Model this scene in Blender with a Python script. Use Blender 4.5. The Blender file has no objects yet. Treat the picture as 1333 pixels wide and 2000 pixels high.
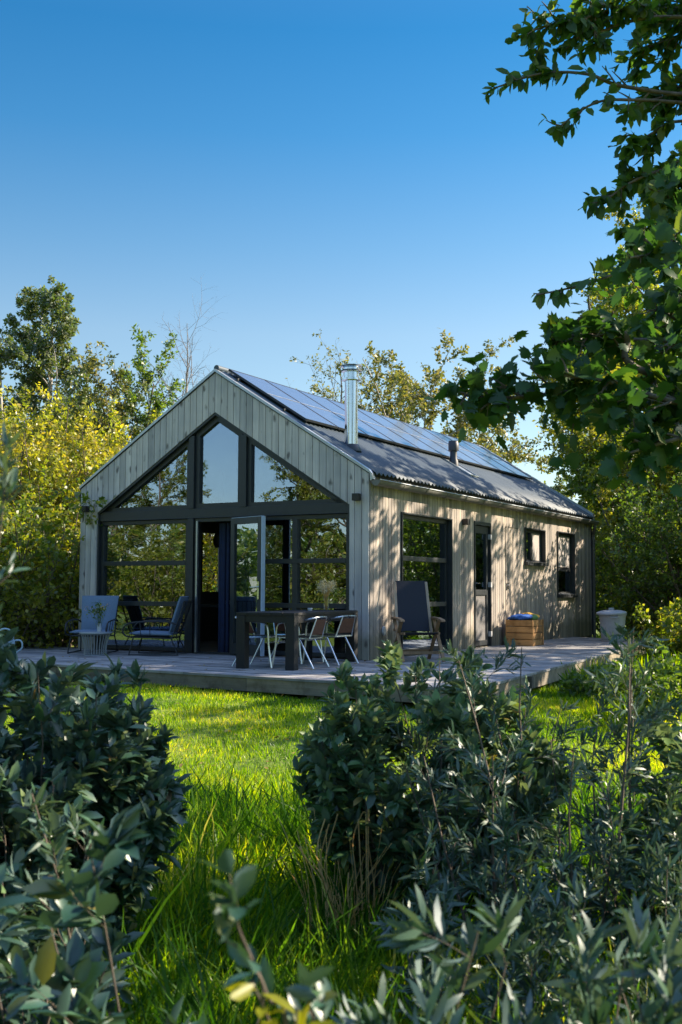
import bpy, math, random
import numpy as np
from mathutils import Vector, Matrix
R = math.radians
sc = bpy.context.scene
col = sc.collection
random.seed(7)
rng = np.random.default_rng(11)

# ------------------------------------------------------------------ camera
CAM_Z = 0.992; F_PX = 2150.0; PITCH = 0.07; ROLL = 0.004
HX, HY, TH = -4.274, 18.085, -0.511          # front left corner and heading of the cabin
cd = bpy.data.cameras.new('camera'); cam = bpy.data.objects.new('camera', cd); col.objects.link(cam)
cd.sensor_fit = 'HORIZONTAL'; cd.sensor_width = 24.0; cd.lens = 24.0 * F_PX / 1333.0
cd.clip_start = 0.05; cd.clip_end = 2000
cam.matrix_world = Matrix.Translation((0, 0, CAM_Z)) @ Matrix.Rotation(R(90) + PITCH, 4, 'X') @ Matrix.Rotation(ROLL, 4, 'Z')
cd.dof.use_dof = True; cd.dof.focus_distance = 14.0; cd.dof.aperture_fstop = 7.0
sc.camera = cam

# ------------------------------------------------------------------ world and sun
SUN_AZ = 69.0; SUN_EL = 32.0                  # azimuth clockwise from +Y
w = bpy.data.worlds.new('World'); sc.world = w; w.use_nodes = True
nt = w.node_tree; nt.nodes.clear()
wo = nt.nodes.new('ShaderNodeOutputWorld'); bg = nt.nodes.new('ShaderNodeBackground'); sky = nt.nodes.new('ShaderNodeTexSky')
sky.sky_type = 'NISHITA'; sky.sun_disc = False; sky.sun_elevation = R(SUN_EL); sky.sun_rotation = R(SUN_AZ)
sky.air_density = 1.0; sky.dust_density = 0.4; sky.ozone_density = 4.0; sky.altitude = 0
bg.inputs['Strength'].default_value = 0.12
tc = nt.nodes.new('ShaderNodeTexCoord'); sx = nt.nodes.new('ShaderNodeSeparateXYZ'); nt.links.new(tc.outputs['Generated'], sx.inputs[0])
cr = nt.nodes.new('ShaderNodeValToRGB'); nt.links.new(sx.outputs['Z'], cr.inputs[0])      # clear autumn air: the blue deepens upwards; unseen zenith warmed, brightened as added fill
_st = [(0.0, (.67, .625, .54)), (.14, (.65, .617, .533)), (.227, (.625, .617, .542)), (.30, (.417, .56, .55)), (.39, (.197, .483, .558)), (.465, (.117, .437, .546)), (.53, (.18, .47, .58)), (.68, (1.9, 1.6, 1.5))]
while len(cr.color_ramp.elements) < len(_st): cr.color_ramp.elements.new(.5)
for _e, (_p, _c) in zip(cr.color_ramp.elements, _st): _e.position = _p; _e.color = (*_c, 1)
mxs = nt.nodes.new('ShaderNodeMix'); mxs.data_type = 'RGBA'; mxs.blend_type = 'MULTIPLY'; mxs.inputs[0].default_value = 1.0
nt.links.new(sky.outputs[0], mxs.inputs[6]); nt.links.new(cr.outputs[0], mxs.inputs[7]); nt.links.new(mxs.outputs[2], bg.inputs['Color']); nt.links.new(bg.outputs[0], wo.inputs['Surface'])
sl = bpy.data.lights.new('sun', 'SUN'); sun = bpy.data.objects.new('sun', sl); col.objects.link(sun)
sl.energy = 5.0; sl.angle = R(0.5); sl.color = (1.0, 0.86, 0.68)
az, el = R(SUN_AZ), R(SUN_EL)
sdir = Vector((math.sin(az) * math.cos(el), math.cos(az) * math.cos(el), math.sin(el)))
sun.rotation_euler = sdir.to_track_quat('Z', 'Y').to_euler(); sun.location = (10, 0, 20)
sc.view_settings.view_transform = 'Standard'; sc.view_settings.look = 'None'
sc.view_settings.gamma = 1; sc.view_settings.exposure = 1.42
sc.render.engine = 'CYCLES'
sc.cycles.max_bounces = 8; sc.cycles.transparent_max_bounces = 12
sc.cycles.diffuse_bounces = 3; sc.cycles.glossy_bounces = 3; sc.cycles.transmission_bounces = 4
sc.cycles.caustics_reflective = False; sc.cycles.caustics_refractive = False
sc.cycles.use_denoising = True

# ------------------------------------------------------------------ helpers: placement
cT, sT = math.cos(TH), math.sin(TH)
def LW(x, y, z=0.0):                          # cabin coordinates to world
    return Vector((HX + cT * x - sT * y, HY + sT * x + cT * y, z))
def W3(px, py, Y):                            # a place seen at this spot of the photo, at distance Y
    x, y = px - 666.5, py - 1000.0
    c, s = math.cos(ROLL), math.sin(ROLL)
    x, y = c * x - s * y, s * x + c * y
    d = (x / F_PX, 1.0, -y / F_PX)
    cp, sp = math.cos(PITCH), math.sin(PITCH)
    v = (d[0], cp - sp * d[2], sp + cp * d[2])
    t = Y / v[1]
    return Vector((v[0] * t, Y, CAM_Z + v[2] * t))
def ss(a, b, x):
    t = np.clip((x - a) / (b - a), 0, 1); return t * t * (3 - 2 * t)
def gz(x, y):                                 # height of the lawn
    x = np.asarray(x, float); y = np.asarray(y, float)
    return -0.42 + 0.225 * ss(7.5, 13.0, y) * (1 - ss(1.6, 3.6, x)) * (1 - ss(30, 60, y)) + 0.02 * np.sin(x * 1.3 + y * .7) * np.sin(y * .9)

# ------------------------------------------------------------------ helpers: materials
def nodes_of(name):
    m = bpy.data.materials.new(name); m.use_nodes = True; t = m.node_tree; t.nodes.clear()
    o = t.nodes.new('ShaderNodeOutputMaterial'); return m, t, o
def N(t, typ, **kw):
    n = t.nodes.new(typ)
    for k, v in kw.items():
        if k in n.inputs: n.inputs[k].default_value = v
        else: setattr(n, k, v)
    return n
def ramp(t, fac, stops, interp='LINEAR'):
    r = t.nodes.new('ShaderNodeValToRGB'); e = r.color_ramp; e.interpolation = interp
    while len(e.elements) < len(stops): e.elements.new(0.5)
    for i, (p, c) in enumerate(stops): e.elements[i].position = p; e.elements[i].color = (*c[:3], 1)
    t.links.new(fac, r.inputs[0]); return r
def mixc(t, fac, a, b, mode='MIX'):
    m = t.nodes.new('ShaderNodeMix'); m.data_type = 'RGBA'; m.blend_type = mode
    for s, v in ((m.inputs[0], fac), (m.inputs[6], a), (m.inputs[7], b)):
        if hasattr(v, 'links') or hasattr(v, 'is_linked'): t.links.new(v, s)
        elif isinstance(v, (int, float)): s.default_value = v
        else: s.default_value = (*v[:3], 1)
    return m.outputs[2]
def coords(t, scale=(1, 1, 1), src='Object'):
    c = N(t, 'ShaderNodeTexCoord'); mp = N(t, 'ShaderNodeMapping'); mp.inputs['Scale'].default_value = scale
    t.links.new(c.outputs[src], mp.inputs[0]); return mp.outputs[0]
def noise(t, vec, scale, detail=3, rough=.5):
    n = N(t, 'ShaderNodeTexNoise'); n.inputs['Scale'].default_value = scale; n.inputs['Detail'].default_value = detail
    n.inputs['Roughness'].default_value = rough; t.links.new(vec, n.inputs['Vector']); return n.outputs[0]
def attr(t, name='v'):
    a = N(t, 'ShaderNodeAttribute'); a.attribute_name = name; return a.outputs['Fac']
def bump(t, h, strength, dist=.01):
    b = N(t, 'ShaderNodeBump'); b.inputs['Strength'].default_value = strength; b.inputs['Distance'].default_value = dist
    t.links.new(h, b.inputs['Height']); return b.outputs[0]
def simple(name, c, rough=.5, metal=0.0, var=.12, scale=12, bmp=.15, spec=.5, stretch=(1, 1, 1)):
    m, t, o = nodes_of(name); p = N(t, 'ShaderNodeBsdfPrincipled')
    v = coords(t, stretch); n = noise(t, v, scale, 4, .6)
    d = tuple(x * (1 - var * 2) for x in c); l = tuple(min(1, x * (1 + var * 2)) for x in c)
    r = ramp(t, n, [(.25, d), (.75, l)])
    t.links.new(r.outputs[0], p.inputs['Base Color'])
    rr = N(t, 'ShaderNodeMapRange'); t.links.new(n, rr.inputs[0]); rr.inputs[3].default_value = max(0.02, rough - .1); rr.inputs[4].default_value = min(1, rough + .12)
    t.links.new(rr.outputs[0], p.inputs['Roughness'])
    p.inputs['Metallic'].default_value = metal; p.inputs['Specular IOR Level'].default_value = spec
    if bmp: t.links.new(bump(t, n, bmp, .003), p.inputs['Normal'])
    t.links.new(p.outputs[0], o.inputs[0]); return m
def wood(name, dark, light, axis='Z', knots=True, rough=.75, fine=60.0, tint=None, knot_col=(.06, .05, .045)):
    m, t, o = nodes_of(name); p = N(t, 'ShaderNodeBsdfPrincipled')
    st = {'Z': (1, 1, .045), 'X': (.045, 1, 1), 'Y': (1, .045, 1)}[axis]
    a = attr(t); c = N(t, 'ShaderNodeTexCoord')
    off = N(t, 'ShaderNodeCombineXYZ'); mu = N(t, 'ShaderNodeMath', operation='MULTIPLY'); mu.inputs[1].default_value = 37.0
    t.links.new(a, mu.inputs[0]); t.links.new(mu.outputs[0], off.inputs[{'Z': 2, 'X': 0, 'Y': 1}[axis]])
    ad = N(t, 'ShaderNodeVectorMath', operation='ADD'); t.links.new(c.outputs['Object'], ad.inputs[0]); t.links.new(off.outputs[0], ad.inputs[1])
    mp = N(t, 'ShaderNodeMapping'); mp.inputs['Scale'].default_value = st; t.links.new(ad.outputs[0], mp.inputs[0])
    g = noise(t, mp.outputs[0], fine, 5, .65); g2 = noise(t, mp.outputs[0], fine * .18, 3, .5)
    base = mixc(t, g, dark, light)
    big = ramp(t, g2, [(.3, (.78, .78, .78)), (.7, (1.12, 1.12, 1.12))])
    base = mixc(t, 1.0, base, big.outputs[0], 'MULTIPLY')
    vr = ramp(t, a, [(0, (.66, .66, .67)), (.5, (1, .98, .96)), (1, (1.25, 1.2, 1.13))] if axis != 'Z' or 'larch' in name else [(0, (.86, .86, .87)), (.5, (1, .99, .98)), (1, (1.1, 1.08, 1.06))])
    base = mixc(t, 1.0, base, vr.outputs[0], 'MULTIPLY')
    w2 = noise(t, c.outputs['Object'], 1.1, 3, .6)          # weathering in broad patches
    wr = ramp(t, w2, [(.32, (.76, .78, .80)), (.66, (1.12, 1.09, 1.05))])
    base = mixc(t, 1.0, base, wr.outputs[0], 'MULTIPLY')
    sepz = N(t, 'ShaderNodeSeparateXYZ'); t.links.new(c.outputs['Object'], sepz.inputs[0])
    if axis == 'Z' and name.startswith('weathered'):
        dn = N(t, 'ShaderNodeMath', operation='MULTIPLY_ADD'); t.links.new(noise(t, c.outputs['Object'], 5, 3, .6), dn.inputs[0]); dn.inputs[1].default_value = -.55; t.links.new(sepz.outputs['Z'], dn.inputs[2])
        dr = ramp(t, dn.outputs[0], [(0.0, (.62, .64, .56)), (.16, (1, 1, 1))]); base = mixc(t, 1.0, base, dr.outputs[0], 'MULTIPLY')
    if axis == 'X':
        sn = noise(t, c.outputs['Object'], 2.6, 5, .7); sr = ramp(t, sn, [(.34, (.55, .53, .50)), (.5, (1, 1, 1)), (.72, (1.14, 1.14, 1.12))]); base = mixc(t, 1.0, base, sr.outputs[0], 'MULTIPLY')
    if knots:
        mk = N(t, 'ShaderNodeMapping'); mk.inputs['Scale'].default_value = {'Z': (6.2, 6.2, 3.6), 'X': (3.6, 6.2, 6.2), 'Y': (6.2, 3.6, 6.2)}[axis]
        t.links.new(ad.outputs[0], mk.inputs[0])
        nz = N(t, 'ShaderNodeTexNoise'); nz.inputs['Scale'].default_value = 3; t.links.new(mk.outputs[0], nz.inputs['Vector'])
        av = N(t, 'ShaderNodeVectorMath', operation='MULTIPLY_ADD'); t.links.new(nz.outputs['Color'], av.inputs[0]); av.inputs[1].default_value = (.3, .3, .3); t.links.new(mk.outputs[0], av.inputs[2])
        vo = N(t, 'ShaderNodeTexVoronoi'); vo.inputs['Scale'].default_value = 1; t.links.new(av.outputs[0], vo.inputs['Vector'])
        kr = ramp(t, vo.outputs['Distance'], [(.09, (1, 1, 1)), (.24, (0, 0, 0))])
        ks = N(t, 'ShaderNodeMath', operation='MULTIPLY'); t.links.new(kr.outputs[0], ks.inputs[0]); ks.inputs[1].default_value = .75
        base = mixc(t, ks.outputs[0], base, knot_col)
    t.links.new(base, p.inputs['Base Color']); p.inputs['Roughness'].default_value = rough; p.inputs['Specular IOR Level'].default_value = .25
    t.links.new(bump(t, g, .35, .004), p.inputs['Normal']); t.links.new(p.outputs[0], o.inputs[0]); return m
def leafmat(name, stops, back=None, trans=.38, gloss=.05, rough=.42, clump=None, tcol=(1.5, 1.45, .55)):
    m, t, o = nodes_of(name); a = attr(t)
    r = ramp(t, a, stops); c = r.outputs[0]
    if clump:                                               # clumps of turned leaves on the plant
        co = coords(t); n = noise(t, co, clump[0], 2, .5); cr = ramp(t, n, [(.47, (0, 0, 0)), (.62, (1, 1, 1))])
        k = N(t, 'ShaderNodeMath', operation='MULTIPLY'); t.links.new(cr.outputs[0], k.inputs[0]); k.inputs[1].default_value = clump[2]
        c = mixc(t, k.outputs[0], c, clump[1])
    if back:
        ge = N(t, 'ShaderNodeNewGeometry'); c = mixc(t, ge.outputs['Backfacing'], c, back)
    d = N(t, 'ShaderNodeBsdfDiffuse'); t.links.new(c, d.inputs[0])
    tr = N(t, 'ShaderNodeBsdfTranslucent'); t.links.new(mixc(t, 1.0, c, tcol, 'MULTIPLY'), tr.inputs[0])
    ms = N(t, 'ShaderNodeMixShader'); ms.inputs[0].default_value = trans; t.links.new(d.outputs[0], ms.inputs[1]); t.links.new(tr.outputs[0], ms.inputs[2])
    gl = N(t, 'ShaderNodeBsdfGlossy'); gl.inputs['Roughness'].default_value = rough
    m2 = N(t, 'ShaderNodeMixShader'); m2.inputs[0].default_value = gloss
    t.links.new(ms.outputs[0], m2.inputs[1]); t.links.new(gl.outputs[0], m2.inputs[2]); t.links.new(m2.outputs[0], o.inputs[0]); return m
def glassmat(name='window glass', tint=(.8, .84, .83), base=.24, rough=0.0, wav=.06):
    m, t, o = nodes_of(name)
    lw = N(t, 'ShaderNodeLayerWeight'); lw.inputs['Blend'].default_value = .5
    pw = N(t, 'ShaderNodeMath', operation='POWER'); t.links.new(lw.outputs['Facing'], pw.inputs[0]); pw.inputs[1].default_value = 3.0
    ma = N(t, 'ShaderNodeMath', operation='MULTIPLY_ADD'); t.links.new(pw.outputs[0], ma.inputs[0]); ma.inputs[1].default_value = 1 - base; ma.inputs[2].default_value = base
    tr = N(t, 'ShaderNodeBsdfTransparent'); tr.inputs[0].default_value = (*tint, 1)
    gl = N(t, 'ShaderNodeBsdfGlossy'); gl.inputs['Roughness'].default_value = rough; gl.inputs[0].default_value = (.60, .70, .88, 1)
    if wav:
        n = noise(t, coords(t), 1.6, 1, .4); b = bump(t, n, wav, .05); t.links.new(b, gl.inputs['Normal'])
    mx = N(t, 'ShaderNodeMixShader'); t.links.new(ma.outputs[0], mx.inputs[0]); t.links.new(tr.outputs[0], mx.inputs[1]); t.links.new(gl.outputs[0], mx.inputs[2])
    t.links.new(mx.outputs[0], o.inputs[0]); return m

# ------------------------------------------------------------------ helpers: objects
def tag(o, label=None, cat=None, group=None, kind=None):
    if label: o['label'] = label
    if cat: o['category'] = cat
    if group: o['group'] = group
    if kind: o['kind'] = kind
    return o
def empty(name, loc, rz=0.0, label=None, cat=None, group=None):
    e = bpy.data.objects.new(name, None); col.objects.link(e); e.location = loc; e.rotation_euler = (0, 0, rz); e.empty_display_size = .2
    return tag(e, label, cat, group)
def copy_tree(o, parent=None):
    c = o.copy(); col.objects.link(c)
    if parent: c.parent = parent
    for ch in [x for x in bpy.data.objects if x.parent == o and x is not c]: copy_tree(ch, c)
    return c
def fast_mesh(name, V, loops, sizes, val=None, smooth=False):
    me = bpy.data.meshes.new(name); V = np.ascontiguousarray(V, dtype=np.float32); loops = np.asarray(loops, dtype=np.int32).ravel(); sizes = np.asarray(sizes, dtype=np.int32)
    me.vertices.add(len(V)); me.vertices.foreach_set('co', V.ravel())
    me.loops.add(len(loops)); me.loops.foreach_set('vertex_index', loops)
    me.polygons.add(len(sizes)); st = np.zeros(len(sizes), np.int32); st[1:] = np.cumsum(sizes)[:-1]
    me.polygons.foreach_set('loop_start', st)
    if smooth: me.polygons.foreach_set('use_smooth', np.ones(len(sizes), bool))
    if val is not None:
        at = me.attributes.new('v', 'FLOAT', 'FACE'); at.data.foreach_set('value', np.asarray(val, np.float32))
    me.update(calc_edges=True); return me
class MB:
    def __init__(s): s.V = []; s.F = []; s.A = []
    def add(s, V, F, a=None):
        b = len(s.V); s.V += [tuple(v) for v in V]; s.F += [tuple(b + i for i in f) for f in F]
        a = random.random() if a is None else a; s.A += [a] * len(F); return s
    def box(s, a, b, v=None):
        x0, y0, z0 = (min(a[i], b[i]) for i in range(3)); x1, y1, z1 = (max(a[i], b[i]) for i in range(3))
        return s.add([(x0, y0, z0), (x1, y0, z0), (x1, y1, z0), (x0, y1, z0), (x0, y0, z1), (x1, y0, z1), (x1, y1, z1), (x0, y1, z1)],
                     [(0, 3, 2, 1), (4, 5, 6, 7), (0, 1, 5, 4), (1, 2, 6, 5), (2, 3, 7, 6), (3, 0, 4, 7)], v)
    def prism(s, poly, h0, h1, plane='xz', v=None):          # poly in a plane, pushed along the third axis
        n = len(poly); f = {'xz': lambda p, h: (p[0], h, p[1]), 'yz': lambda p, h: (h, p[0], p[1]), 'xy': lambda p, h: (p[0], p[1], h)}[plane]
        V = [f(p, h0) for p in poly] + [f(p, h1) for p in poly]
        F = [tuple(range(n)), tuple(range(2 * n - 1, n - 1, -1))] + [(i, i + n, (i + 1) % n + n, (i + 1) % n) for i in range(n)]
        return s.add(V, F, v)
    def beam(s, p, q, wx, wz, up=(0, 0, 1), v=None):         # rectangular bar from p to q
        p, q = Vector(p), Vector(q); d = (q - p).normalized(); u = Vector(up)
        if abs(d.dot(u)) > .98: u = Vector((0, 1, 0))
        sx = d.cross(u).normalized() * wx / 2; sz = sx.cross(d).normalized() * wz / 2
        V = [p - sx - sz, p + sx - sz, p + sx + sz, p - sx + sz, q - sx - sz, q + sx - sz, q + sx + sz, q - sx + sz]
        return s.add(V, [(0, 3, 2, 1), (4, 5, 6, 7), (0, 1, 5, 4), (1, 2, 6, 5), (2, 3, 7, 6), (3, 0, 4, 7)], v)
    def tube(s, pts, r, n=8, v=None, cap=True):
        pts = [Vector(p) for p in pts]; rs = r if isinstance(r, (list, tuple)) else [r] * len(pts)
        V = []; up = None
        for i, p in enumerate(pts):
            d = (pts[min(i + 1, len(pts) - 1)] - pts[max(i - 1, 0)]).normalized()
            if up is None:
                up = d.orthogonal().normalized()
            up = (up - d * up.dot(d)).normalized(); sd = d.cross(up)
            V += [p + (up * math.cos(2 * math.pi * k / n) + sd * math.sin(2 * math.pi * k / n)) * rs[i] for k in range(n)]
        F = [(i * n + k, i * n + (k + 1) % n, (i + 1) * n + (k + 1) % n, (i + 1) * n + k) for i in range(len(pts) - 1) for k in range(n)]
        if cap: F += [tuple(range(n - 1, -1, -1)), tuple((len(pts) - 1) * n + k for k in range(n))]
        return s.add(V, F, v)
    def lathe(s, prof, c=(0, 0, 0), n=24, v=None, closed=True):
        V = [(c[0] + r * math.cos(2 * math.pi * k / n), c[1] + r * math.sin(2 * math.pi * k / n), c[2] + z) for r, z in prof for k in range(n)]
        F = [(i * n + k, i * n + (k + 1) % n, (i + 1) * n + (k + 1) % n, (i + 1) * n + k) for i in range(len(prof) - 1) for k in range(n)]
        if closed: F += [tuple(range(n - 1, -1, -1)), tuple((len(prof) - 1) * n + k for k in range(n))]
        return s.add(V, F, v)
    def build(s, name, mat, parent=None, smooth=False, bevel=0):
        me = bpy.data.meshes.new(name); me.from_pydata([tuple(v) for v in s.V], [], s.F)
        at = me.attributes.new('v', 'FLOAT', 'FACE'); at.data.foreach_set('value', s.A)
        o = bpy.data.objects.new(name, me); col.objects.link(o); me.materials.append(mat)
        if smooth:
            me.polygons.foreach_set('use_smooth', [True] * len(me.polygons)); me.set_sharp_from_angle(angle=R(40))
        if bevel:
            b = o.modifiers.new('bevel', 'BEVEL'); b.width = bevel; b.segments = 2; b.limit_method = 'ANGLE'
        if parent: o.parent = parent
        me.update(); return o
def arc(pts, n=6):                                            # smooth a polyline
    P = [Vector(p) for p in pts]; out = []
    for i in range(len(P) - 1):
        p0, p1, p2, p3 = P[max(i - 1, 0)], P[i], P[i + 1], P[min(i + 2, len(P) - 1)]
        for k in range(n):
            t = k / n; out.append(.5 * ((2 * p1) + (p2 - p0) * t + (2 * p0 - 5 * p1 + 4 * p2 - p3) * t * t + (3 * p1 - p0 - 3 * p2 + p3) * t ** 3))
    return out + [P[-1]]

# ------------------------------------------------------------------ materials
M_front = wood('weathered grey boards', (.47, .435, .42), (.76, .71, .68))
M_side = wood('weathered larch boards', (.29, .25, .215), (.57, .51, .45), knots=False, fine=80)
M_deck = wood('deck planks', (.21, .21, .215), (.42, .42, .42), axis='X', knots=False, fine=50)
M_fascia = wood('deck fascia', (.17, .145, .11), (.34, .30, .24), axis='X', knots=False)
M_black = simple('dark painted frame', (.022, .027, .031), .42, var=.1, bmp=.05)
M_zinc = simple('zinc', (.42, .45, .47), .38, .85, var=.08, scale=5)
M_gutter = simple('weathered gutter zinc', (.17, .165, .15), .55, .5, var=.15, scale=6)
M_steel = simple('flue steel', (.72, .75, .78), .16, 1.0, var=.04, scale=3, bmp=.03)
M_lamp = simple('black lamp', (.02, .018, .018), .5, var=.05)
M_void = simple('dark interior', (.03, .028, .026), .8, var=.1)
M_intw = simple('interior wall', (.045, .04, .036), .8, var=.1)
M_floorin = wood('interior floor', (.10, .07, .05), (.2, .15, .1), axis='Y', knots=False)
M_glass = glassmat()
M_blind = simple('blind fabric', (.40, .36, .33), .85, var=.04)
M_curtain = simple('navy curtain', (.012, .022, .062), .85, var=.15)
M_plastic = simple('grey plastic', (.5, .5, .5), .45, var=.05)
M_grey = simple('grey door panel', (.16, .15, .145), .6, var=.1)
M_ventm = simple('black vent plastic', (.045, .05, .06), .45, var=.1)
M_ceram = simple('ceramic', (.6, .6, .6), .3, var=.05)
M_bark = simple('bark', (.13, .105, .08), .9, var=.3, scale=25, bmp=.6, stretch=(1, 1, .25))
M_barkpale = simple('pale bark', (.36, .33, .29), .85, var=.25, scale=18, bmp=.5, stretch=(1, 1, .3))
M_barkgrey = simple('grey bark', (.20, .18, .165), .85, var=.25, scale=18, bmp=.5)
M_twig = simple('twig', (.12, .09, .065), .85, var=.3, scale=30)
def roofmat():
    m, t, o = nodes_of('corrugated roof'); p = N(t, 'ShaderNodeBsdfPrincipled')
    v = coords(t); n = noise(t, v, 2.5, 5, .65); n2 = noise(t, coords(t, (1, 12, 1)), 3, 4, .6)
    r = ramp(t, n, [(.3, (.05, .075, .098)), (.7, (.088, .118, .142))]); c = mixc(t, .3, r.outputs[0], mixc(t, n2, (.045, .066, .085), (.12, .148, .165)))
    t.links.new(c, p.inputs['Base Color']); p.inputs['Roughness'].default_value = .6; p.inputs['Specular IOR Level'].default_value = .3; t.links.new(bump(t, n, .15, .004), p.inputs['Normal'])
    t.links.new(p.outputs[0], o.inputs[0]); return m
M_roof = roofmat()
def panelmat():
    m, t, o = nodes_of('solar cells'); p = N(t, 'ShaderNodeBsdfPrincipled')
    br = N(t, 'ShaderNodeTexBrick'); br.offset = 0; br.inputs['Scale'].default_value = 1; br.inputs['Brick Width'].default_value = .156; br.inputs['Row Height'].default_value = .156
    br.inputs['Mortar Size'].default_value = .003; br.inputs['Color1'].default_value = (.12, .125, .165, 1); br.inputs['Color2'].default_value = (.13, .14, .185, 1); br.inputs['Mortar'].default_value = (.19, .20, .24, 1)
    c = N(t, 'ShaderNodeTexCoord'); t.links.new(c.outputs['Object'], br.inputs['Vector'])
    t.links.new(br.outputs[0], p.inputs['Base Color']); p.inputs['Roughness'].default_value = .22; p.inputs['Specular IOR Level'].default_value = .8
    p.inputs['Coat Weight'].default_value = .6; p.inputs['Coat Roughness'].default_value = .08
    t.links.new(p.outputs[0], o.inputs[0]); return m
M_solar = panelmat()
G_ = lambda *a: a
LM_yellow = leafmat('willow leaves', [(0, (.11, .16, .02)), (.45, (.25, .30, .03)), (.85, (.40, .39, .05)), (1, (.48, .36, .08))], clump=(.8, (.42, .31, .05), .4), trans=.5, tcol=(1.75, 1.7, .5))
LM_green = leafmat('alder leaves', [(0, (.05, .10, .02)), (.6, (.11, .18, .03)), (1, (.20, .26, .04))], trans=.47, tcol=(1.7, 1.7, .5))
LM_birch = leafmat('poplar leaves', [(0, (.06, .12, .04)), (.6, (.15, .22, .055)), (1, (.30, .33, .08))], back=(.16, .19, .13), trans=.32)
LM_olive = leafmat('olive oak leaves', [(0, (.08, .11, .04)), (.6, (.18, .19, .06)), (1, (.30, .25, .08))], trans=.4)
LM_right = leafmat('hedgerow leaves', [(0, (.055, .105, .014)), (.55, (.14, .20, .02)), (.85, (.27, .29, .03)), (1, (.38, .32, .05))], clump=(.5, (.33, .28, .03), .5), trans=.5, tcol=(1.8, 1.75, .5))
LM_maple = leafmat('maple leaves', [(0, (.025, .065, .022)), (.8, (.045, .11, .03)), (1, (.14, .17, .025))], trans=.38, gloss=.03, tcol=(1.6, 1.7, .5))
LM_elm = leafmat('elm leaves', [(0, (.035, .085, .022)), (.8, (.07, .14, .03)), (1, (.17, .20, .03))], trans=.5, gloss=.03, tcol=(1.6, 1.7, .5))
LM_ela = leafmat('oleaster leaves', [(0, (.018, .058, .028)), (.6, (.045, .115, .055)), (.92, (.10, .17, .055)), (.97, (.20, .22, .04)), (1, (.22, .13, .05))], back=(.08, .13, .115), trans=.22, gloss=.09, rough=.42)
LM_elag = leafmat('sunny oleaster leaves', [(0, (.04, .10, .04)), (.6, (.085, .18, .06)), (.88, (.17, .26, .07)), (.97, (.30, .30, .04)), (1, (.25, .15, .05))], back=(.14, .20, .15), trans=.3, gloss=.06, rough=.42)  # greener, lighter oleaster copy: sunlight on the bush put into its leaf colour
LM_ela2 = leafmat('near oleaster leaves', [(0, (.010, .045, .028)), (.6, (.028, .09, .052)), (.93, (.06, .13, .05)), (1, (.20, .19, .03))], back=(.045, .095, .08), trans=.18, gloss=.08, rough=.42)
LM_buck = leafmat('buckthorn leaves', [(0, (.026, .072, .040)), (1, (.07, .135, .07))], back=(.085, .135, .115), trans=.18, gloss=.06, rough=.45)
LM_yel = leafmat('yellowing leaves', [(0, (.20, .22, .012)), (1, (.32, .30, .02))], trans=.5, gloss=.02)
LM_grass = leafmat('grass blades', [(0, (.05, .13, .006)), (.35, (.15, .28, .006)), (.65, (.30, .39, .008)), (.9, (.50, .49, .015)), (1, (.60, .50, .10))], trans=.6, gloss=.02, tcol=(1.5, 1.5, .35))
LM_wild = leafmat('wild grass', [(0, (.03, .09, .012)), (.55, (.09, .20, .018)), (.85, (.22, .30, .03)), (1, (.50, .42, .18))], trans=.5, gloss=.01, tcol=(1.4, 1.5, .4))
LM_dry = leafmat('dry grass', [(0, (.60, .42, .18)), (1, (.85, .66, .34))], trans=.4, gloss=.02)

# ------------------------------------------------------------------ foliage machinery
T_DIAMOND = (np.array([(0, 0, 0), (.45, .5, .06), (1, 0, 0), (.45, -.5, .06)]), [(0, 1, 2, 3)])
T_FOLD = (np.array([(0, 0, 0), (.3, .42, .07), (.68, .38, .05), (1, 0, -.06), (.68, -.38, .05), (.3, -.42, .07), (.33, 0, -.01), (.7, 0, -.01)]),
          [(0, 6, 1), (0, 5, 6), (1, 6, 7, 2), (6, 5, 4, 7), (2, 7, 3), (7, 4, 3)])
T_NARROW = (np.array([(0, 0, 0), (.35, .5, .05), (.75, .36, .0), (1, 0, -.1), (.75, -.36, .0), (.35, -.5, .05)]), [(0, 5, 4, 1), (1, 4, 2), (2, 4, 3)])
_mp = [(0, 0), (.05, .18), (.02, .42), (.22, .34), (.30, .60), (.44, .40), (.62, .52), (.66, .26), (.80, .24), (1.0, 0)]
_mp = _mp + [(x, -y) for x, y in _mp[-2:0:-1]]
T_MAPLE = (np.array([(x, y, -.18 * abs(y) - .1 * x * x) for x, y in _mp] + [(.3, 0, .03)]), [(i, (i + 1) % len(_mp), len(_mp)) for i in range(len(_mp))])
def leaf_mesh(name, P, D, Nn, L, Wd, tpl, val):
    tv, tf = tpl; n = len(P); k = len(tv)
    D = D / (np.linalg.norm(D, axis=1, keepdims=True) + 1e-9)
    S = np.cross(Nn, D); S /= (np.linalg.norm(S, axis=1, keepdims=True) + 1e-9); U = np.cross(D, S)
    V = P[:, None, :] + tv[None, :, 0:1] * (L[:, None] * D)[:, None, :] + tv[None, :, 1:2] * (Wd[:, None] * S)[:, None, :] + tv[None, :, 2:3] * (L[:, None] * U)[:, None, :]
    V = V.reshape(-1, 3)
    fl = np.concatenate([np.array(f) for f in tf]); sz = np.array([len(f) for f in tf])
    loops = (np.arange(n)[:, None] * k + fl[None, :]).ravel(); sizes = np.tile(sz, n)
    return fast_mesh(name, V, loops, sizes, np.repeat(val, len(tf)))
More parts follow.
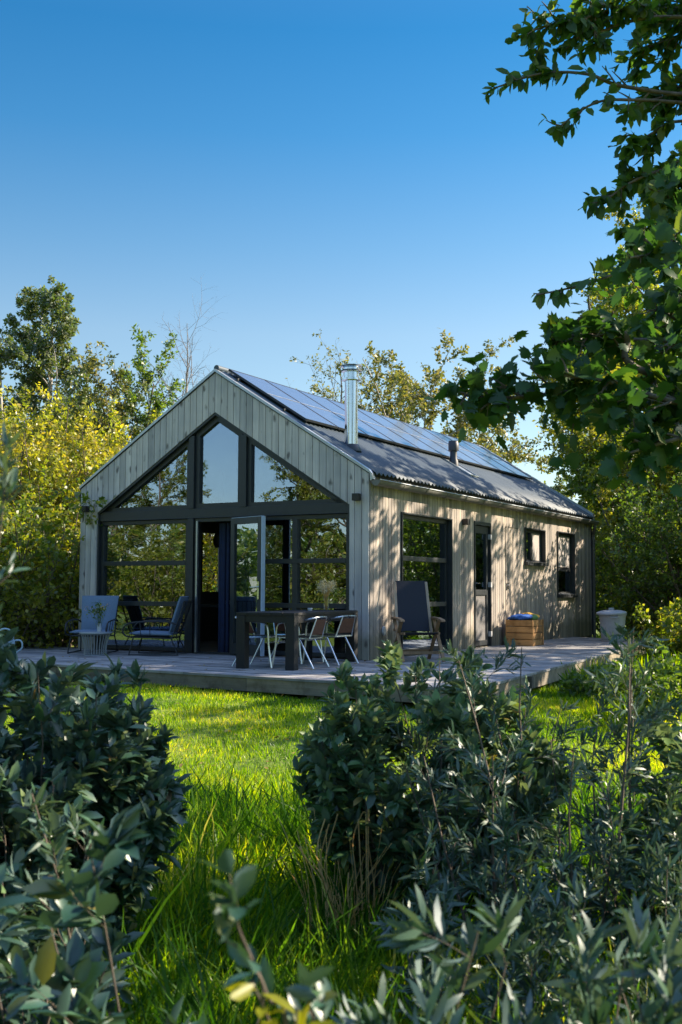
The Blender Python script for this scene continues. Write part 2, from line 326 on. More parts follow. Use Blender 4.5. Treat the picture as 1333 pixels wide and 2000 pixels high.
def seg_mesh(name, segs, n=5):
    A = np.array([(*s[0], *s[1], s[2], s[3]) for s in segs], float)
    p, q, r0, r1 = A[:, :3], A[:, 3:6], A[:, 6], A[:, 7]
    d = q - p; d /= (np.linalg.norm(d, axis=1, keepdims=True) + 1e-9)
    ref = np.where(np.abs(d[:, 2:3]) > .9, np.array([[1., 0, 0]]), np.array([[0., 0, 1.]]))
    a = np.cross(d, ref); a /= np.linalg.norm(a, axis=1, keepdims=True); b = np.cross(d, a)
    th = np.arange(n) * 2 * np.pi / n
    ring = np.cos(th)[None, :, None] * a[:, None, :] + np.sin(th)[None, :, None] * b[:, None, :]
    V = np.concatenate([p[:, None, :] + ring * r0[:, None, None], q[:, None, :] + ring * r1[:, None, None]], 1).reshape(-1, 3)
    k = np.arange(n); quad = np.stack([k, (k + 1) % n, (k + 1) % n + n, k + n], 1).ravel()
    loops = (np.arange(len(A))[:, None] * 2 * n + quad[None, :]).ravel()
    return fast_mesh(name, V, loops, np.full(len(A) * n, 4), np.zeros(len(A) * n), smooth=True)
class Plant:
    """branches grown in the plant's own coordinates, leaves along the twigs"""
    def __init__(s, seed): s.r = random.Random(seed); s.g = np.random.default_rng(seed); s.segs = []; s.tw = []; s.env = None; s.jit = 1.0
    def rv(s): return Vector((s.r.gauss(0, 1), s.r.gauss(0, 1), s.r.gauss(0, 1)))
    def limb(s, p, d, length, r, lv, spec, leafy=False):
        """spec: list per level of dict(n, len, ang, up, wig, t0)"""
        sp = spec[lv]; ns = ns0 = sp.get('segs', 5); pts = [Vector(p)]; d = Vector(d).normalized(); dirs = []
        if s.env: s.jit = s.r.choice((.8, .9, 1, 1, 1.05, 1.12)) if lv < 2 else 1.15
        for i in range(ns):
            d = (d + s.rv() * sp.get('wig', .12) + Vector((0, 0, sp.get('up', .05)))).normalized(); dirs.append(d.copy())
            q_ = pts[-1] + d * length / ns0
            if s.env and not s.env(q_):
                if i == 0: return pts
                ns = i; dirs.pop(); length *= ns / ns0; break
            pts.append(q_)
        tip = sp.get('tip', .35)
        for i in range(ns):
            a, b = i / ns, (i + 1) / ns
            s.segs.append((pts[i], pts[i + 1], r * (1 - a * (1 - tip)), r * (1 - b * (1 - tip))))
            if sp.get('leaf'): s.tw.append((pts[i], pts[i + 1]))
        if lv + 1 < len(spec):
            c = spec[lv + 1]; n = c['n']; n = n if isinstance(n, int) else s.r.randint(*n)
            for k in range(n):
                t = sp.get('t0', .25) + (1 - sp.get('t0', .25)) * (k + s.r.random()) / n
                i = min(int(t * ns), ns - 1); q = pts[i].lerp(pts[i + 1], t * ns - i); dd = dirs[i]
                side = s.rv(); side = (side - dd * side.dot(dd)).normalized()
                if c.get('flat'): side.z *= c['flat']; side.normalize()
                ang = R(c.get('ang', 50) * s.r.uniform(.7, 1.25))
                nd = dd * math.cos(ang) + side * math.sin(ang)
                env = c.get('env'); L = length * c['len'] * s.r.uniform(.7, 1.2) * (env(t) if env else (1.15 - .6 * t))
                s.limb(q, nd, L, r * (1 - t * (1 - tip)) * c.get('rad', .5), lv + 1, spec)
        return pts
    def bough(s, pts, r, spec, n, ln, ang=55, flat=.5, t0=.1):
        """a limb with given course; spec for what it carries"""
        pts = arc(pts, 5); m = len(pts) - 1
        for i in range(m):
            s.segs.append((pts[i], pts[i + 1], r * (1 - .75 * i / m), r * (1 - .75 * (i + 1) / m)))
            if i > m * .7: s.tw.append((pts[i], pts[i + 1]))
        for k in range(n):
            t = t0 + (1 - t0) * (k + s.r.random()) / n; i = min(int(t * m), m - 1); q = pts[i].lerp(pts[i + 1], t * m - i)
            dd = (pts[i + 1] - pts[i]).normalized(); side = s.rv(); side = (side - dd * side.dot(dd)).normalized(); side.z *= flat; side.normalize()
            a = R(ang * s.r.uniform(.6, 1.2)); s.limb(q, dd * math.cos(a) + side * math.sin(a), ln * s.r.uniform(.6, 1.2) * (1.15 - .6 * t), r * .35, 0, spec)
        return pts
    def leaves(s, name, mat, parent, spacing, L, W, tpl, up=.6, fwd=.6, droop=0.0, spread=.02, lv=.3, vpow=1.0, keep=None, yellow=0):
        P0 = np.array([t[0] for t in s.tw]); P1 = np.array([t[1] for t in s.tw]); d = P1 - P0; ln = np.linalg.norm(d, axis=1)
        cnt = s.g.poisson(np.maximum(ln / spacing, .01)); idx = np.repeat(np.arange(len(ln)), cnt); n = len(idx)
        t = s.g.random((n, 1)); P = P0[idx] + d[idx] * t + s.g.normal(0, spread, (n, 3)); dd = d[idx] / (ln[idx][:, None] + 1e-9)
        if keep is not None: k = keep(P, s.g); P, dd = P[k], dd[k]; n = len(P)
        side = s.g.normal(0, 1, (n, 3)); side -= (side * dd).sum(1, keepdims=True) * dd; side /= np.linalg.norm(side, axis=1, keepdims=True) + 1e-9
        D = dd * fwd + side; D[:, 2] -= droop
        Nn = s.g.normal(0, 1, (n, 3)) * (1 - up); Nn[:, 2] += up
        LL = L * s.g.uniform(1 - lv, 1 + lv, n); me = leaf_mesh(name, P, D, Nn, LL, LL * W / L, tpl, s.g.random(n) ** vpow)
        me.materials.append(mat); o = bpy.data.objects.new(name, me); col.objects.link(o); o.parent = parent
        return o
    def wood(s, name, mat, parent, n=5):
        me = seg_mesh(name, s.segs, n); me.materials.append(mat); o = bpy.data.objects.new(name, me); col.objects.link(o); o.parent = parent; return o

# ================================================================== SETTING: ground
def ground():
    a = np.concatenate([-np.geomspace(400, 12, 22), np.linspace(-11.5, 11.5, 93), np.geomspace(12, 400, 22)])
    b = np.concatenate([-np.geomspace(400, 3, 20), np.linspace(-2.5, 32, 139), np.geomspace(33, 500, 22)])
    X, Y = np.meshgrid(a, b); Z = gz(X, Y) + .012 * np.sin(X * 5 + Y * 3) * np.sin(Y * 4 - X * 2) * (abs(X) < 12)
    V = np.stack([X, Y, Z], -1).reshape(-1, 3); nx, ny = len(a), len(b)
    i = (np.arange(ny - 1)[:, None] * nx + np.arange(nx - 1)[None, :]).ravel()
    me = fast_mesh('ground', V, np.stack([i, i + 1, i + 1 + nx, i + nx], 1), np.full(len(i), 4), smooth=True)
    m, t, o = nodes_of('lawn soil'); p = N(t, 'ShaderNodeBsdfPrincipled'); c = coords(t)
    n1 = noise(t, c, .9, 4, .6); n2 = noise(t, c, 40, 4, .7)
    r = ramp(t, n1, [(.3, (.08, .14, .010)), (.6, (.18, .24, .015)), (.8, (.30, .26, .05))]); r2 = ramp(t, n2, [(.3, (.5, .5, .5)), (.7, (1.3, 1.3, 1.2))])
    t.links.new(mixc(t, 1.0, r.outputs[0], r2.outputs[0], 'MULTIPLY'), p.inputs['Base Color']); p.inputs['Roughness'].default_value = .95
    t.links.new(bump(t, n2, .6, .03), p.inputs['Normal']); t.links.new(p.outputs[0], o.inputs[0])
    me.materials.append(m); ob = bpy.data.objects.new('ground', me); col.objects.link(ob); tag(ob, kind='structure')
ground()

# ================================================================== CABIN
W_, L_, HE, HR = 5.371, 10.668, 2.65, 4.341
SL = (HR - HE) / (W_ / 2)
rz_ = lambda x: HR - SL * abs(x - W_ / 2)                       # height of the roof line
OX0, OX1, OZ, OPK = .36, 5.05, 2.22, 3.70                       # opening of the gable
oz_ = lambda x: OZ + (OPK - OZ) * (1 - abs(x - W_ / 2) / (W_ / 2 - OX0))
cabin = empty('cabin', (HX, HY, 0), TH, 'single storey timber cabin with glazed gable, grey boards and corrugated roof on a wooden deck', 'cabin')
def piece_trap(mb, x0, x1, bot, top, y0, y1, v):
    mb.prism([(x0, bot(x0)), (x1, bot(x1)), (x1, top(x1)), (x0, top(x0))], y0, y1, 'xz', v)
def front_gable():
    mb = MB(); bw = .1166; x = 0.0; k = 0; gap = .009
    bps = sorted([0.0, OX0, W_ / 2, OX1, W_])
    while x < W_ - .01:
        x1 = min(x + bw, W_); v = random.random(); xs = [x] + [b for b in bps if x + .004 < b < x1 - .004] + [x1]
        dy = random.uniform(-.0015, .0015)
        for a, b in zip(xs[:-1], xs[1:]):
            a2 = a + (gap / 2 if a == x else 0); b2 = b - (gap / 2 if b == x1 else 0)
            mid = (a + b) / 2; bot = oz_ if OX0 < mid < OX1 else (lambda q: 0.005)
            piece_trap(mb, a2, b2, bot, lambda q: rz_(q) - .035, -.024 + dy, 0.0, v)
        x = x1
    mb.build('front_wall', M_front, cabin)
    mb = MB()                                                   # dark backing behind the boards
    for a, b in ((0.01, OX0), (OX0, W_ / 2), (W_ / 2, OX1), (OX1, W_ - .01)):
        mid = (a + b) / 2; bot = oz_ if OX0 < mid < OX1 else (lambda q: 0.0)
        piece_trap(mb, a, b, bot, lambda q: rz_(q) - .05, .004, .16, 0)
    mb.build('front_wall_lining', M_void, cabin)
    for sgn, nm in ((-1, 'left'), (1, 'right')):                # thin metal verge
        mb = MB(); e = 0 - .02 if sgn < 0 else W_ + .05
        n = 1
        P = [(W_ / 2, HR + .03), (e, rz_(e) + .03), (e, rz_(e) - .015), (W_ / 2, HR - .015)]
        if sgn > 0: P = [(W_ / 2, HR + .03), (e - .05, rz_(e - .05) + .03), (e, rz_(e) - .0), (e + .015, rz_(e) - .08), (e - .03, rz_(e) - .1), (e - .035, rz_(e - .035) - .015), (W_ / 2, HR - .015)]
        mb.prism(P if sgn > 0 else P, -.045, .03, 'xz'); mb.build('verge_trim', M_zinc, cabin)
front_gable()
def wall_boards(name, xpl, side, openings, y0, y1, bw, mat):
    """vertical boards in the plane x = xpl, openings [(ya, yb, za, zb)]"""
    mb = MB(); y = y0; ztop = HE - .06
    while y < y1 - .01:
        ye = min(y + bw, y1); v = random.random(); br = sorted({y, ye, *[b for o in openings for b in o[:2] if y + .003 < b < ye - .003]})
        dx = random.uniform(-.002, .002)
        for a, b in zip(br[:-1], br[1:]):
            mid = (a + b) / 2; z = -.02 if side > 0 else -.2; ops = sorted([(o[2], o[3]) for o in openings if o[0] < mid < o[1]])
            a2 = a + (.0055 if a == y else 0); b2 = b - (.0055 if b == ye else 0)
            for (oa, ob) in ops + [(ztop, None)]:
                if oa > z + .01: mb.box((xpl, a2, z), (xpl + side * (.024 + dx), b2, oa), v)
                z = ob if ob else z
        y = ye
    mb.build(name, mat, cabin)
SO = [(.975, 2.83, .015, 2.141), (3.804, 4.554, .01, 2.165), (6.322, 7.476, 1.47, 2.183), (8.252, 9.406, .85, 2.204)]
wall_boards('side_wall', W_ - .024, 1, SO, .0, L_, .096, M_side)
LO = [(3.12, 3.84, .93, 2.05)]
wall_boards('left_wall', .024, -1, LO, .0, L_, .135, M_front)
def back_lining(xa, xb, ops, name):
    mb = MB(); ys = sorted({.165, L_ - .01, *[b for o in ops for b in o[:2]]})
    for a, b in zip(ys[:-1], ys[1:]):
        mid = (a + b) / 2; z = 0.0
        for (oa, ob) in sorted([(o[2], o[3]) for o in ops if o[0] < mid < o[1]]) + [(2.55, None)]:
            if oa > z + .02: mb.box((xa, a, z), (xb, b, oa), 0)
            z = ob if ob else z
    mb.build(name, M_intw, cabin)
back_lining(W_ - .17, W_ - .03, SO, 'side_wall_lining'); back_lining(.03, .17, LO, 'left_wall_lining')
mb = MB(); x = 0.0
while x < W_ - .01:
    x1 = min(x + .135, W_)
    for a, b in ([(x, W_ / 2), (W_ / 2, x1)] if x < W_ / 2 < x1 else [(x, x1)]):
        piece_trap(mb, a + .002, b - .002, lambda q: -.2, lambda q: rz_(q) - .05, L_ + .002, L_ + .026, None)
    x = x1
mb.build('rear_wall', M_front, cabin)
# interior
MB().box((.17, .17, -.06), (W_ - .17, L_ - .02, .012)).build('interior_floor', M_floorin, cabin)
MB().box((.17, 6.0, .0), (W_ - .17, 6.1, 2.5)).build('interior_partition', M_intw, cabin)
# roof: right slope corrugated
def corrugated(side):
    per = .13; n = int((L_ + .02) / per * 8); ys = np.linspace(.03, L_ + .01, n); zz = .018 * np.cos(ys / per * 2 * np.pi)
    xe = W_ + .075 if side > 0 else -.075
    xs = np.linspace(W_ / 2, xe, 5); V = []
    for lay, off in ((0, .03), (1, .015)):
        for x in xs:
            base = HR - SL * abs(x - W_ / 2)
            V.append(np.stack([np.full(n, x), ys, base + off + zz], 1))
    V = np.concatenate(V); m = len(xs); i = (np.arange(m - 1)[:, None] * n + np.arange(n - 1)[None, :]).ravel()
    q = np.stack([i, i + n, i + n + 1, i + 1], 1); q2 = q[:, ::-1] + m * n
    e = (m - 1) * n + np.arange(n - 1); q3 = np.stack([e, e + m * n, e + m * n + 1, e + 1], 1)
    F = np.concatenate([q, q2, q3]); me = fast_mesh('roof_sheet', V, F, np.full(len(F), 4), np.zeros(len(F)), smooth=True)
    me.materials.append(M_roof); o = bpy.data.objects.new('roof_sheet', me); col.objects.link(o); o.parent = cabin
    return o
roof = corrugated(1); corrugated(-1)
mb = MB()                                                        # roof deck under the sheets
for s_ in (1, -1):
    e = W_ + .03 if s_ > 0 else -.03
    mb.prism([(W_ / 2, HR - .005), (e, rz_(e) - .005), (e, rz_(e) - .05), (W_ / 2, HR - .12)], .0, L_ + .0, 'xz', 0)
mb.build('roof_deck', M_void, cabin)
mb = MB(); mb.tube([(W_ / 2, .0, HR + .045), (W_ / 2, L_ + .05, HR + .045)], .05, 10); mb.build('ridge_cap', M_roof, cabin, True)
mb = MB()                                                        # raised far verge
e = W_ + .06
mb.prism([(W_ / 2, HR + .10), (e, rz_(e) + .10), (e, rz_(e) - .06), (W_ / 2, HR - .06)], L_ - .01, L_ + .13, 'xz')
mb.prism([(W_ / 2, HR + .10), (-.06, rz_(-.06) + .10), (-.06, rz_(-.06) - .06), (W_ / 2, HR - .06)], L_ - .01, L_ + .13, 'xz')
mb.build('rear_verge', M_zinc, cabin)
# gutter (half round with seams)
def gutter():
    gx, gzt, r = W_ + .105, 2.525, .068; mb = MB(); n = 10
    def prof(rr): return [(gx + rr * math.cos(math.pi + math.pi * k / n), gzt + rr * 1.15 * math.sin(math.pi + math.pi * k / n)) for k in range(n + 1)]
    o_, i_ = prof(r), prof(r - .006); poly = o_ + i_[::-1]
    y = -.03
    V = []; F = []
    m = len(poly)
    for yy in (-.03, L_ + .08): V += [(p[0], yy, p[1]) for p in poly]
    F = [(i, (i + 1) % m, (i + 1) % m + m, i + m) for i in range(m)]
    mb.add(V, F, .4)
    for yy in (-.032, L_ + .078): mb.prism([(p[0], p[1]) for p in prof(r + .001)], yy, yy + .006, 'xz')
    k = .75
    while k < L_:
        for j in range(n):
            a0, a1 = math.pi + math.pi * j / n, math.pi + math.pi * (j + 1) / n; R1, R0 = r + .006, r - .002
            mb.prism([(gx + R0 * math.cos(a0), gzt + 1.15 * R0 * math.sin(a0)), (gx + R1 * math.cos(a0), gzt + 1.15 * R1 * math.sin(a0)), (gx + R1 * math.cos(a1), gzt + 1.15 * R1 * math.sin(a1)), (gx + R0 * math.cos(a1), gzt + 1.15 * R0 * math.sin(a1))], k, k + .02, 'xz', .2)
        k += .78
    g = mb.build('gutter', M_gutter, cabin, True)
    mb = MB(); mb.tube([(gx + r + .004, -.03, gzt + .004), (gx + r + .004, L_ + .08, gzt + .004)], .009, 6); mb.build('gutter_bead', M_zinc, g, True)
    mb = MB(); mb.tube(arc([(gx, L_ - .03, gzt - .07), (gx, L_ - .03, gzt - .14), (W_ + .05, L_ + .04, gzt - .28), (W_ + .05, L_ + .04, gzt - .4)], 4) + [(W_ + .05, L_ + .04, -.3)], .035, 10)
    for z in (.5, 1.15, 1.9): mb.tube([(W_ + .05, L_ + .04, z), (W_ + .05, L_ + .04, z + .03)], .041, 10)
    mb.build('downpipe', M_gutter, cabin, True)
    mb = MB(); mb.tube([(.0 - .09, -.02, gzt), (-.09, L_, gzt)], .055, 8); mb.build('gutter', M_gutter, cabin, True)
gutter()
# corner trims on the side wall
MB().box((W_ - .06, L_ + .0265, 0), (W_ + .02, L_ + .035, HE - .14)).build('corner_trim', M_black, cabin)

def pane(parent, a, b, name='glass', mat=None):
    return MB().box(a, b).build(name, mat or M_glass, parent)
# ---- gable glazing
def gable_glazing():
    yf0, yf1 = .045, .125
    # reveal lining along the opening
    mb = MB(); t_ = .03
    mb.box((OX0, -.012, 0), (OX0 + t_, .16, OZ), 0); mb.box((OX1 - t_, -.012, 0), (OX1, .16, OZ), 0)
    for s_ in (-1, 1):
        e = OX0 if s_ < 0 else OX1
        mb.prism([(W_ / 2, OPK), (e, OZ), (e, OZ - .045), (W_ / 2, OPK - .045)], -.014, .16, 'xz', 0)
    mb.build('reveal_trim', M_black, cabin)
    # beam and posts
    mb = MB(); mb.box((OX0 + .03, .008, 2.075), (OX1 - .03, .15, 2.225)); mb.box((OX0 + .1, .0, 2.075), (OX1 - .1, .008, 2.082)); b = mb.build('gable_beam', M_black, cabin, bevel=.003)
    for x in (2.15, 3.125):
        mb = MB(); mb.box((x + .03, .0, 2.225), (x + .13, .15, oz_(x + .08) - .05)); mb.build('gable_post', M_black, cabin, bevel=.003)
    for x in (2.15, 3.2):
        if x == 2.15: MB().box((x + .02, .004, .0), (x + .13, .15, 2.075)).build('gable_post', M_black, cabin, bevel=.003)
    # upper windows: polygonal frames
    def polywin(poly, fw, name='gable_window'):
        n = len(poly); area = sum(poly[i][0] * poly[(i + 1) % n][1] - poly[(i + 1) % n][0] * poly[i][1] for i in range(n)); sg = 1 if area > 0 else -1
        inn = []
        for i in range(n):
            p0, p1, p2 = Vector(poly[i - 1]), Vector(poly[i]), Vector(poly[(i + 1) % n])
            d1, d2 = (p1 - p0).normalized(), (p2 - p1).normalized(); n1 = Vector((-d1.y, d1.x)) * sg; n2 = Vector((-d2.y, d2.x)) * sg
            k = fw / max(.25, (1 + n1.dot(n2))); inn.append(p1 + (n1 + n2) * k)
        mb = MB()
        for i in range(n):
            j = (i + 1) % n; q = [tuple(poly[i]), tuple(poly[j]), tuple(inn[j]), tuple(inn[i])]; mb.prism(q, yf0, yf1, 'xz', .5)
        f = mb.build(name, M_black, cabin)
        mb = MB(); mb.prism([tuple(p) for p in inn], yf0 + .045, yf0 + .051, 'xz'); mb.build('glass', M_glass, f)
    zb = 2.227; og = lambda x: oz_(x) - .048
    xl = OX0 + .1
    polywin([(xl, zb), (2.178, zb), (2.178, og(2.178)), (xl, og(xl))], .062)
    polywin([(2.282, zb), (3.153, zb), (3.153, og(3.153)), (W_ / 2, og(W_ / 2)), (2.282, og(2.282))], .075)
    polywin([(3.257, zb), (OX1 - .1, zb), (OX1 - .1, og(OX1 - .1)), (3.257, og(3.257))], .062)
    # lower left window
    def rectwin(x0, x1, z0, z1, rails, muls, fw=.06, name='ground_window'):
        mb = MB(); mb.box((x0, yf0, z0), (x0 + fw, yf1, z1)); mb.box((x1 - fw, yf0, z0), (x1, yf1, z1))
        mb.box((x0 + fw, yf0, z0), (x1 - fw, yf1, z0 + fw)); mb.box((x0 + fw, yf0, z1 - fw), (x1 - fw, yf1, z1))
        for z in rails: mb.box((x0 + fw, yf0 - .006, z - .035), (x1 - fw, yf1, z + .035))
        for (x, za, zb_) in muls: mb.box((x - .045, yf0 - .003, za), (x + .045, yf1, zb_))
        f = mb.build(name, M_black, cabin, bevel=.003)
        zs = [z0 + fw] + [c for z in rails for c in (z - .035, z + .035)] + [z1 - fw]
        for a, b_ in zip(zs[::2], zs[1::2]): pane(f, (x0 + fw, yf0 + .045, a), (x1 - fw, yf0 + .051, b_))
    rectwin(OX0 + .032, 2.165, .02, 2.07, (.75, 1.39), ())
    rectwin(3.28, OX1 - .032, .02, 2.07, (.75, 1.40), ((4.10, 1.435, 2.01), (4.10, .055, .72), (4.10, .78, 1.37)))
    # door opening and leaf
    mb = MB(); mb.box((2.29, .03, .0), (2.345, .13, 2.07)); mb.box((3.01, .03, 0), (3.07, .13, 2.07)); mb.box((3.07, .004, 0), (3.275, .15, 2.07)); mb.box((2.345, .03, 2.02), (3.01, .13, 2.07)); mb.box((2.345, .03, -.002), (3.01, .13, .03)); mb.build('door_frame', M_black, cabin)
    mb = MB(); mb.box((2.346, -.01, .02), (2.372, .028, 2.03)); mb.build('door_edge_seal', M_zinc, cabin)
gable_glazing()
M_plastic_blue = simple('pale door edge', (.45, .55, .66), .4, var=.04)
def door_leaf():
    # leaf hinged near x = 3.2, swung outwards
    w_, h_ = .76, 2.03; e = empty('garden_door', (3.03, -.02, .02), R(-19.0)); e.parent = cabin
    mb = MB(); fw = .095
    mb.box((0, -.03, 0), (fw, .03, h_)); mb.box((w_ - fw, -.03, 0), (w_, .03, h_)); mb.box((fw, -.03, 0), (w_ - fw, .03, .16)); mb.box((fw, -.03, h_ - fw), (w_ - fw, .03, h_))
    f = mb.build('door_leaf', M_black, e, bevel=.003)
    pane(e, (fw, -.004, .16), (w_ - fw, .002, h_ - fw))
    mb = MB(); mb.box((w_, -.032, 0), (w_ + .012, .034, h_)); mb.box((0.02, -.03, h_), (w_, .03, h_ + .006)); mb.build('door_edge', M_plastic_blue, e)
    mb = MB(); mb.box((w_ - .07, -.045, .82), (w_ - .035, -.032, 1.08)); mb.tube([(w_ - .052, -.04, 1.0), (w_ - .052, -.085, 1.0), (w_ - .19, -.085, .995)], .010, 8); mb.build('door_handle', M_steel, e, True)
door_leaf()
# ---- side windows and door
XF = W_ - .02
def sidewin(y0, y1, z0, z1, rails=(), muls=(), fw=.06, depth=.07, sill=True, name='side_window', proud=.03, blind=None, rec=.055, top=.0):
    x1 = W_ + proud; mb = MB()
    # outer casing, proud of the boards
    c = .022
    mb.box((W_ - .12, y0, z0), (x1, y0 + c, z1)); mb.box((W_ - .12, y1 - c, z0), (x1, y1, z1)); mb.box((W_ - .12, y0 + c, z1 - c), (x1, y1 - c, z1)); mb.box((W_ - .12, y0 + c, z0), (x1, y1 - c, z0 + c))
    xa, xb = W_ - .11, W_ - rec; a0, a1, b0, b1 = y0 + c, y1 - c, z0 + c, z1 - c
    mb.box((xa, a0, b0), (xb, a0 + fw, b1)); mb.box((xa, a1 - fw, b0), (xb, a1, b1)); mb.box((xa, a0 + fw, b0), (xb, a1 - fw, b0 + fw)); mb.box((xa, a0 + fw, b1 - fw - top), (xb, a1 - fw, b1))
    for z in rails: mb.box((xa, a0 + fw, z - .035), (xb + .012, a1 - fw, z + .035))
    for y in muls: mb.box((xa, y - .05, b0 + fw), (xb + .008, y + .05, b1 - fw))
    f = mb.build(name, M_black, cabin, bevel=.002)
    pane(f, (xb - .03, a0 + fw, b0 + fw), (xb - .024, a1 - fw, b1 - fw))
    if sill:
        mb = MB(); mb.prism([(W_ - .05, z0 + .06), (W_ + .075, z0 + .03), (W_ + .075, z0 - .03), (W_ - .05, z0 - .03)], y0 - .02, y1 + .02, 'xz'); mb.build('window_sill', M_black, f)
    if blind: MB().box((xb - .022, blind[0] + .03, blind[2] + .03), (xb - .010, blind[1] - .03, blind[3] - .04)).build('blind', M_blind, f)
    return f
sidewin(.975, 2.83, .015, 2.141, rails=(.76, 1.46), sill=False)
sidewin(6.322, 7.476, 1.49, 2.183, muls=(6.86,), blind=(6.9, 7.45, 1.5, 2.15))
sidewin(8.252, 9.406, .868, 2.204, rails=(1.42,), blind=(8.3, 9.36, 1.44, 2.17))
def side_door():
    y0, y1, z1 = 3.804, 4.554, 2.165; e = empty('side_door', (0, 0, 0)); e.parent = cabin
    mb = MB(); x1 = W_ + .02
    mb.box((W_ - .12, y0, 0.01), (x1, y0 + .03, z1)); mb.box((W_ - .12, y1 - .03, 0.01), (x1, y1, z1)); mb.box((W_ - .12, y0 + .03, z1 - .06), (x1, y1 - .03, z1)); mb.build('door_frame', M_black, e)
    a0, a1 = y0 + .035, y1 - .035; xa, xb = W_ - .08, W_ - .02
    mb = MB(); mb.box((xa, a0, .03), (xb, a0 + .1, z1 - .07)); mb.box((xa, a1 - .1, .03), (xb, a1, z1 - .07)); mb.box((xa, a0 + .1, z1 - .2), (xb, a1 - .1, z1 - .07)); mb.box((xa, a0 + .1, .90), (xb, a1 - .1, .99)); mb.box((xa, a0 + .1, .03), (xb, a1 - .1, .12))
    mb.build('door_leaf', M_black, e, bevel=.002)
    MB().box((xa + .02, a0 + .1, .12), (xb - .02, a1 - .1, .90)).build('door_panel', M_grey, e)
    pane(e, (xb - .035, a0 + .1, .99), (xb - .029, a1 - .1, z1 - .2))
    for z in (.22, 1.08, 1.92): MB().box((W_ - .02, y1 - .055, z - .045), (W_ + .035, y1 - .005, z + .045)).build('hinge', M_plastic, e)
    mb = MB(); mb.box((xb, a0 + .03, .92), (xb + .01, a0 + .065, 1.18)); mb.tube([(xb, a0 + .048, 1.1), (xb + .05, a0 + .048, 1.1), (xb + .05, a0 + .16, 1.1)], .009, 8); mb.build('door_handle', M_steel, e, True)
side_door()
# flush hatch in the cladding: thin dark joint and a small lock
mb = MB(); mb.box((W_ + .002, 5.30, 0.02), (W_ + .006, 5.308, 2.14)); mb.box((W_ + .002, 5.30, 2.14), (W_ + .006, 5.98, 2.147)); mb.build('hatch_joint', M_black, cabin)
mb = MB(); mb.box((W_ + .002, 5.34, 1.0), (W_ + .02, 5.40, 1.12)); mb.tube([(W_ + .02, 5.37, 1.08), (W_ + .05, 5.37, 1.08), (W_ + .05, 5.45, 1.08)], .008, 6); mb.build('hatch_lock', M_steel, cabin)
# wall lamps
def wall_lamp(p, n):                                              # square black up-down light
    mb = MB(); x, y, z = p
    if n == 'f': mb.box((x - .05, -.125, z - .05), (x + .05, -.03, z + .05)); mb.box((x - .035, -.03, z - .035), (x + .035, -.022, z + .035))
    else: mb.box((W_ + .008, y - .05, z - .05), (W_ + .11, y + .05, z + .05))
    mb.build('wall_lamp', M_lamp, cabin, bevel=.004)
wall_lamp((.15, 0, 2.28), 'f'); wall_lamp((5.19, 0, 2.29), 'f'); wall_lamp((0, 3.33, 2.12), 's')
mb = MB(); mb.lathe([(.0, 0), (.045, .0), (.05, .012), (.04, .03), (0, .032)], n=16, closed=False); o = mb.build('wall_socket', M_plastic, cabin, True); o.rotation_euler = (0, R(90), 0); o.location = (W_ + .001, .40, .40); o.scale = (1.4, 1, 1)
# flue
def flue():
    x, y, z0 = 4.70, .66, rz_(4.70) - .05
    e = empty('chimney_flue', (x, y, z0)); e.parent = cabin; H = 4.36 - z0
    mb = MB(); mb.lathe([(.098, 0), (.098, .3), (.103, .3), (.103, .33), (.098, .33), (.098, H * .55), (.103, H * .55), (.103, H * .55 + .04), (.098, H * .55 + .04), (.098, H - .25), (.0, H - .25)], n=28, closed=False); mb.build('flue_pipe', M_steel, e, True)
    mb = MB(); mb.lathe([(.105, H - .25), (.148, H - .24), (.148, H - .215), (.115, H - .205), (.115, H - .12), (.15, H - .11), (.15, H - .09), (.118, H - .08), (.118, H - .05), (.155, H - .035), (.155, H - .01), (.1, H), (0, H + .003)], n=28, closed=False); mb.build('flue_cap', M_steel, e, True)
    for z in (H - .105, H - .035): MB().lathe([(.13, z), (.158, z), (.158, z + .018), (.13, z + .018)], n=28, closed=False).build('cap_band', M_ventm, e, True)
    mb = MB(); mb.lathe([(.16, .02), (.15, .06), (.118, .12), (.108, .13)], n=24, closed=False); c = mb.build('flue_flashing', M_black, e, True)
flue()
def vent():
    x, y = 4.30, 5.42; z0 = rz_(x); e = empty('roof_vent', (x, y, z0)); e.parent = cabin
    mb = MB(); mb.lathe([(.10, -.03), (.085, .1), (.068, .14), (.068, .33), (.0, .33)], n=20, closed=False); mb.build('vent_pipe', M_ventm, e, True)
    mb = MB(); mb.lathe([(.068, .28), (.098, .29), (.10, .31), (.10, .44), (.092, .45), (.092, .475), (0, .48)], n=20, closed=False); mb.build('vent_cap', M_ventm, e, True)
    mb = MB(); a = math.atan(SL)
    for yy in (-.21, .20): mb.beam((-.18, yy, .06 + .18 * SL), (.42, yy, .06 - .42 * SL), .02, .02)
    mb.beam((.42, -.21, .06 - .42 * SL), (.42, .21, .06 - .42 * SL), .03, .015)
    mb.prism([(-.18, .045 + .18 * SL), (.42, .045 - .42 * SL), (.42, .035 - .42 * SL), (-.18, .035 + .18 * SL)], -.2, .2, 'xz'); mb.build('vent_flashing', M_zinc, e)
vent()
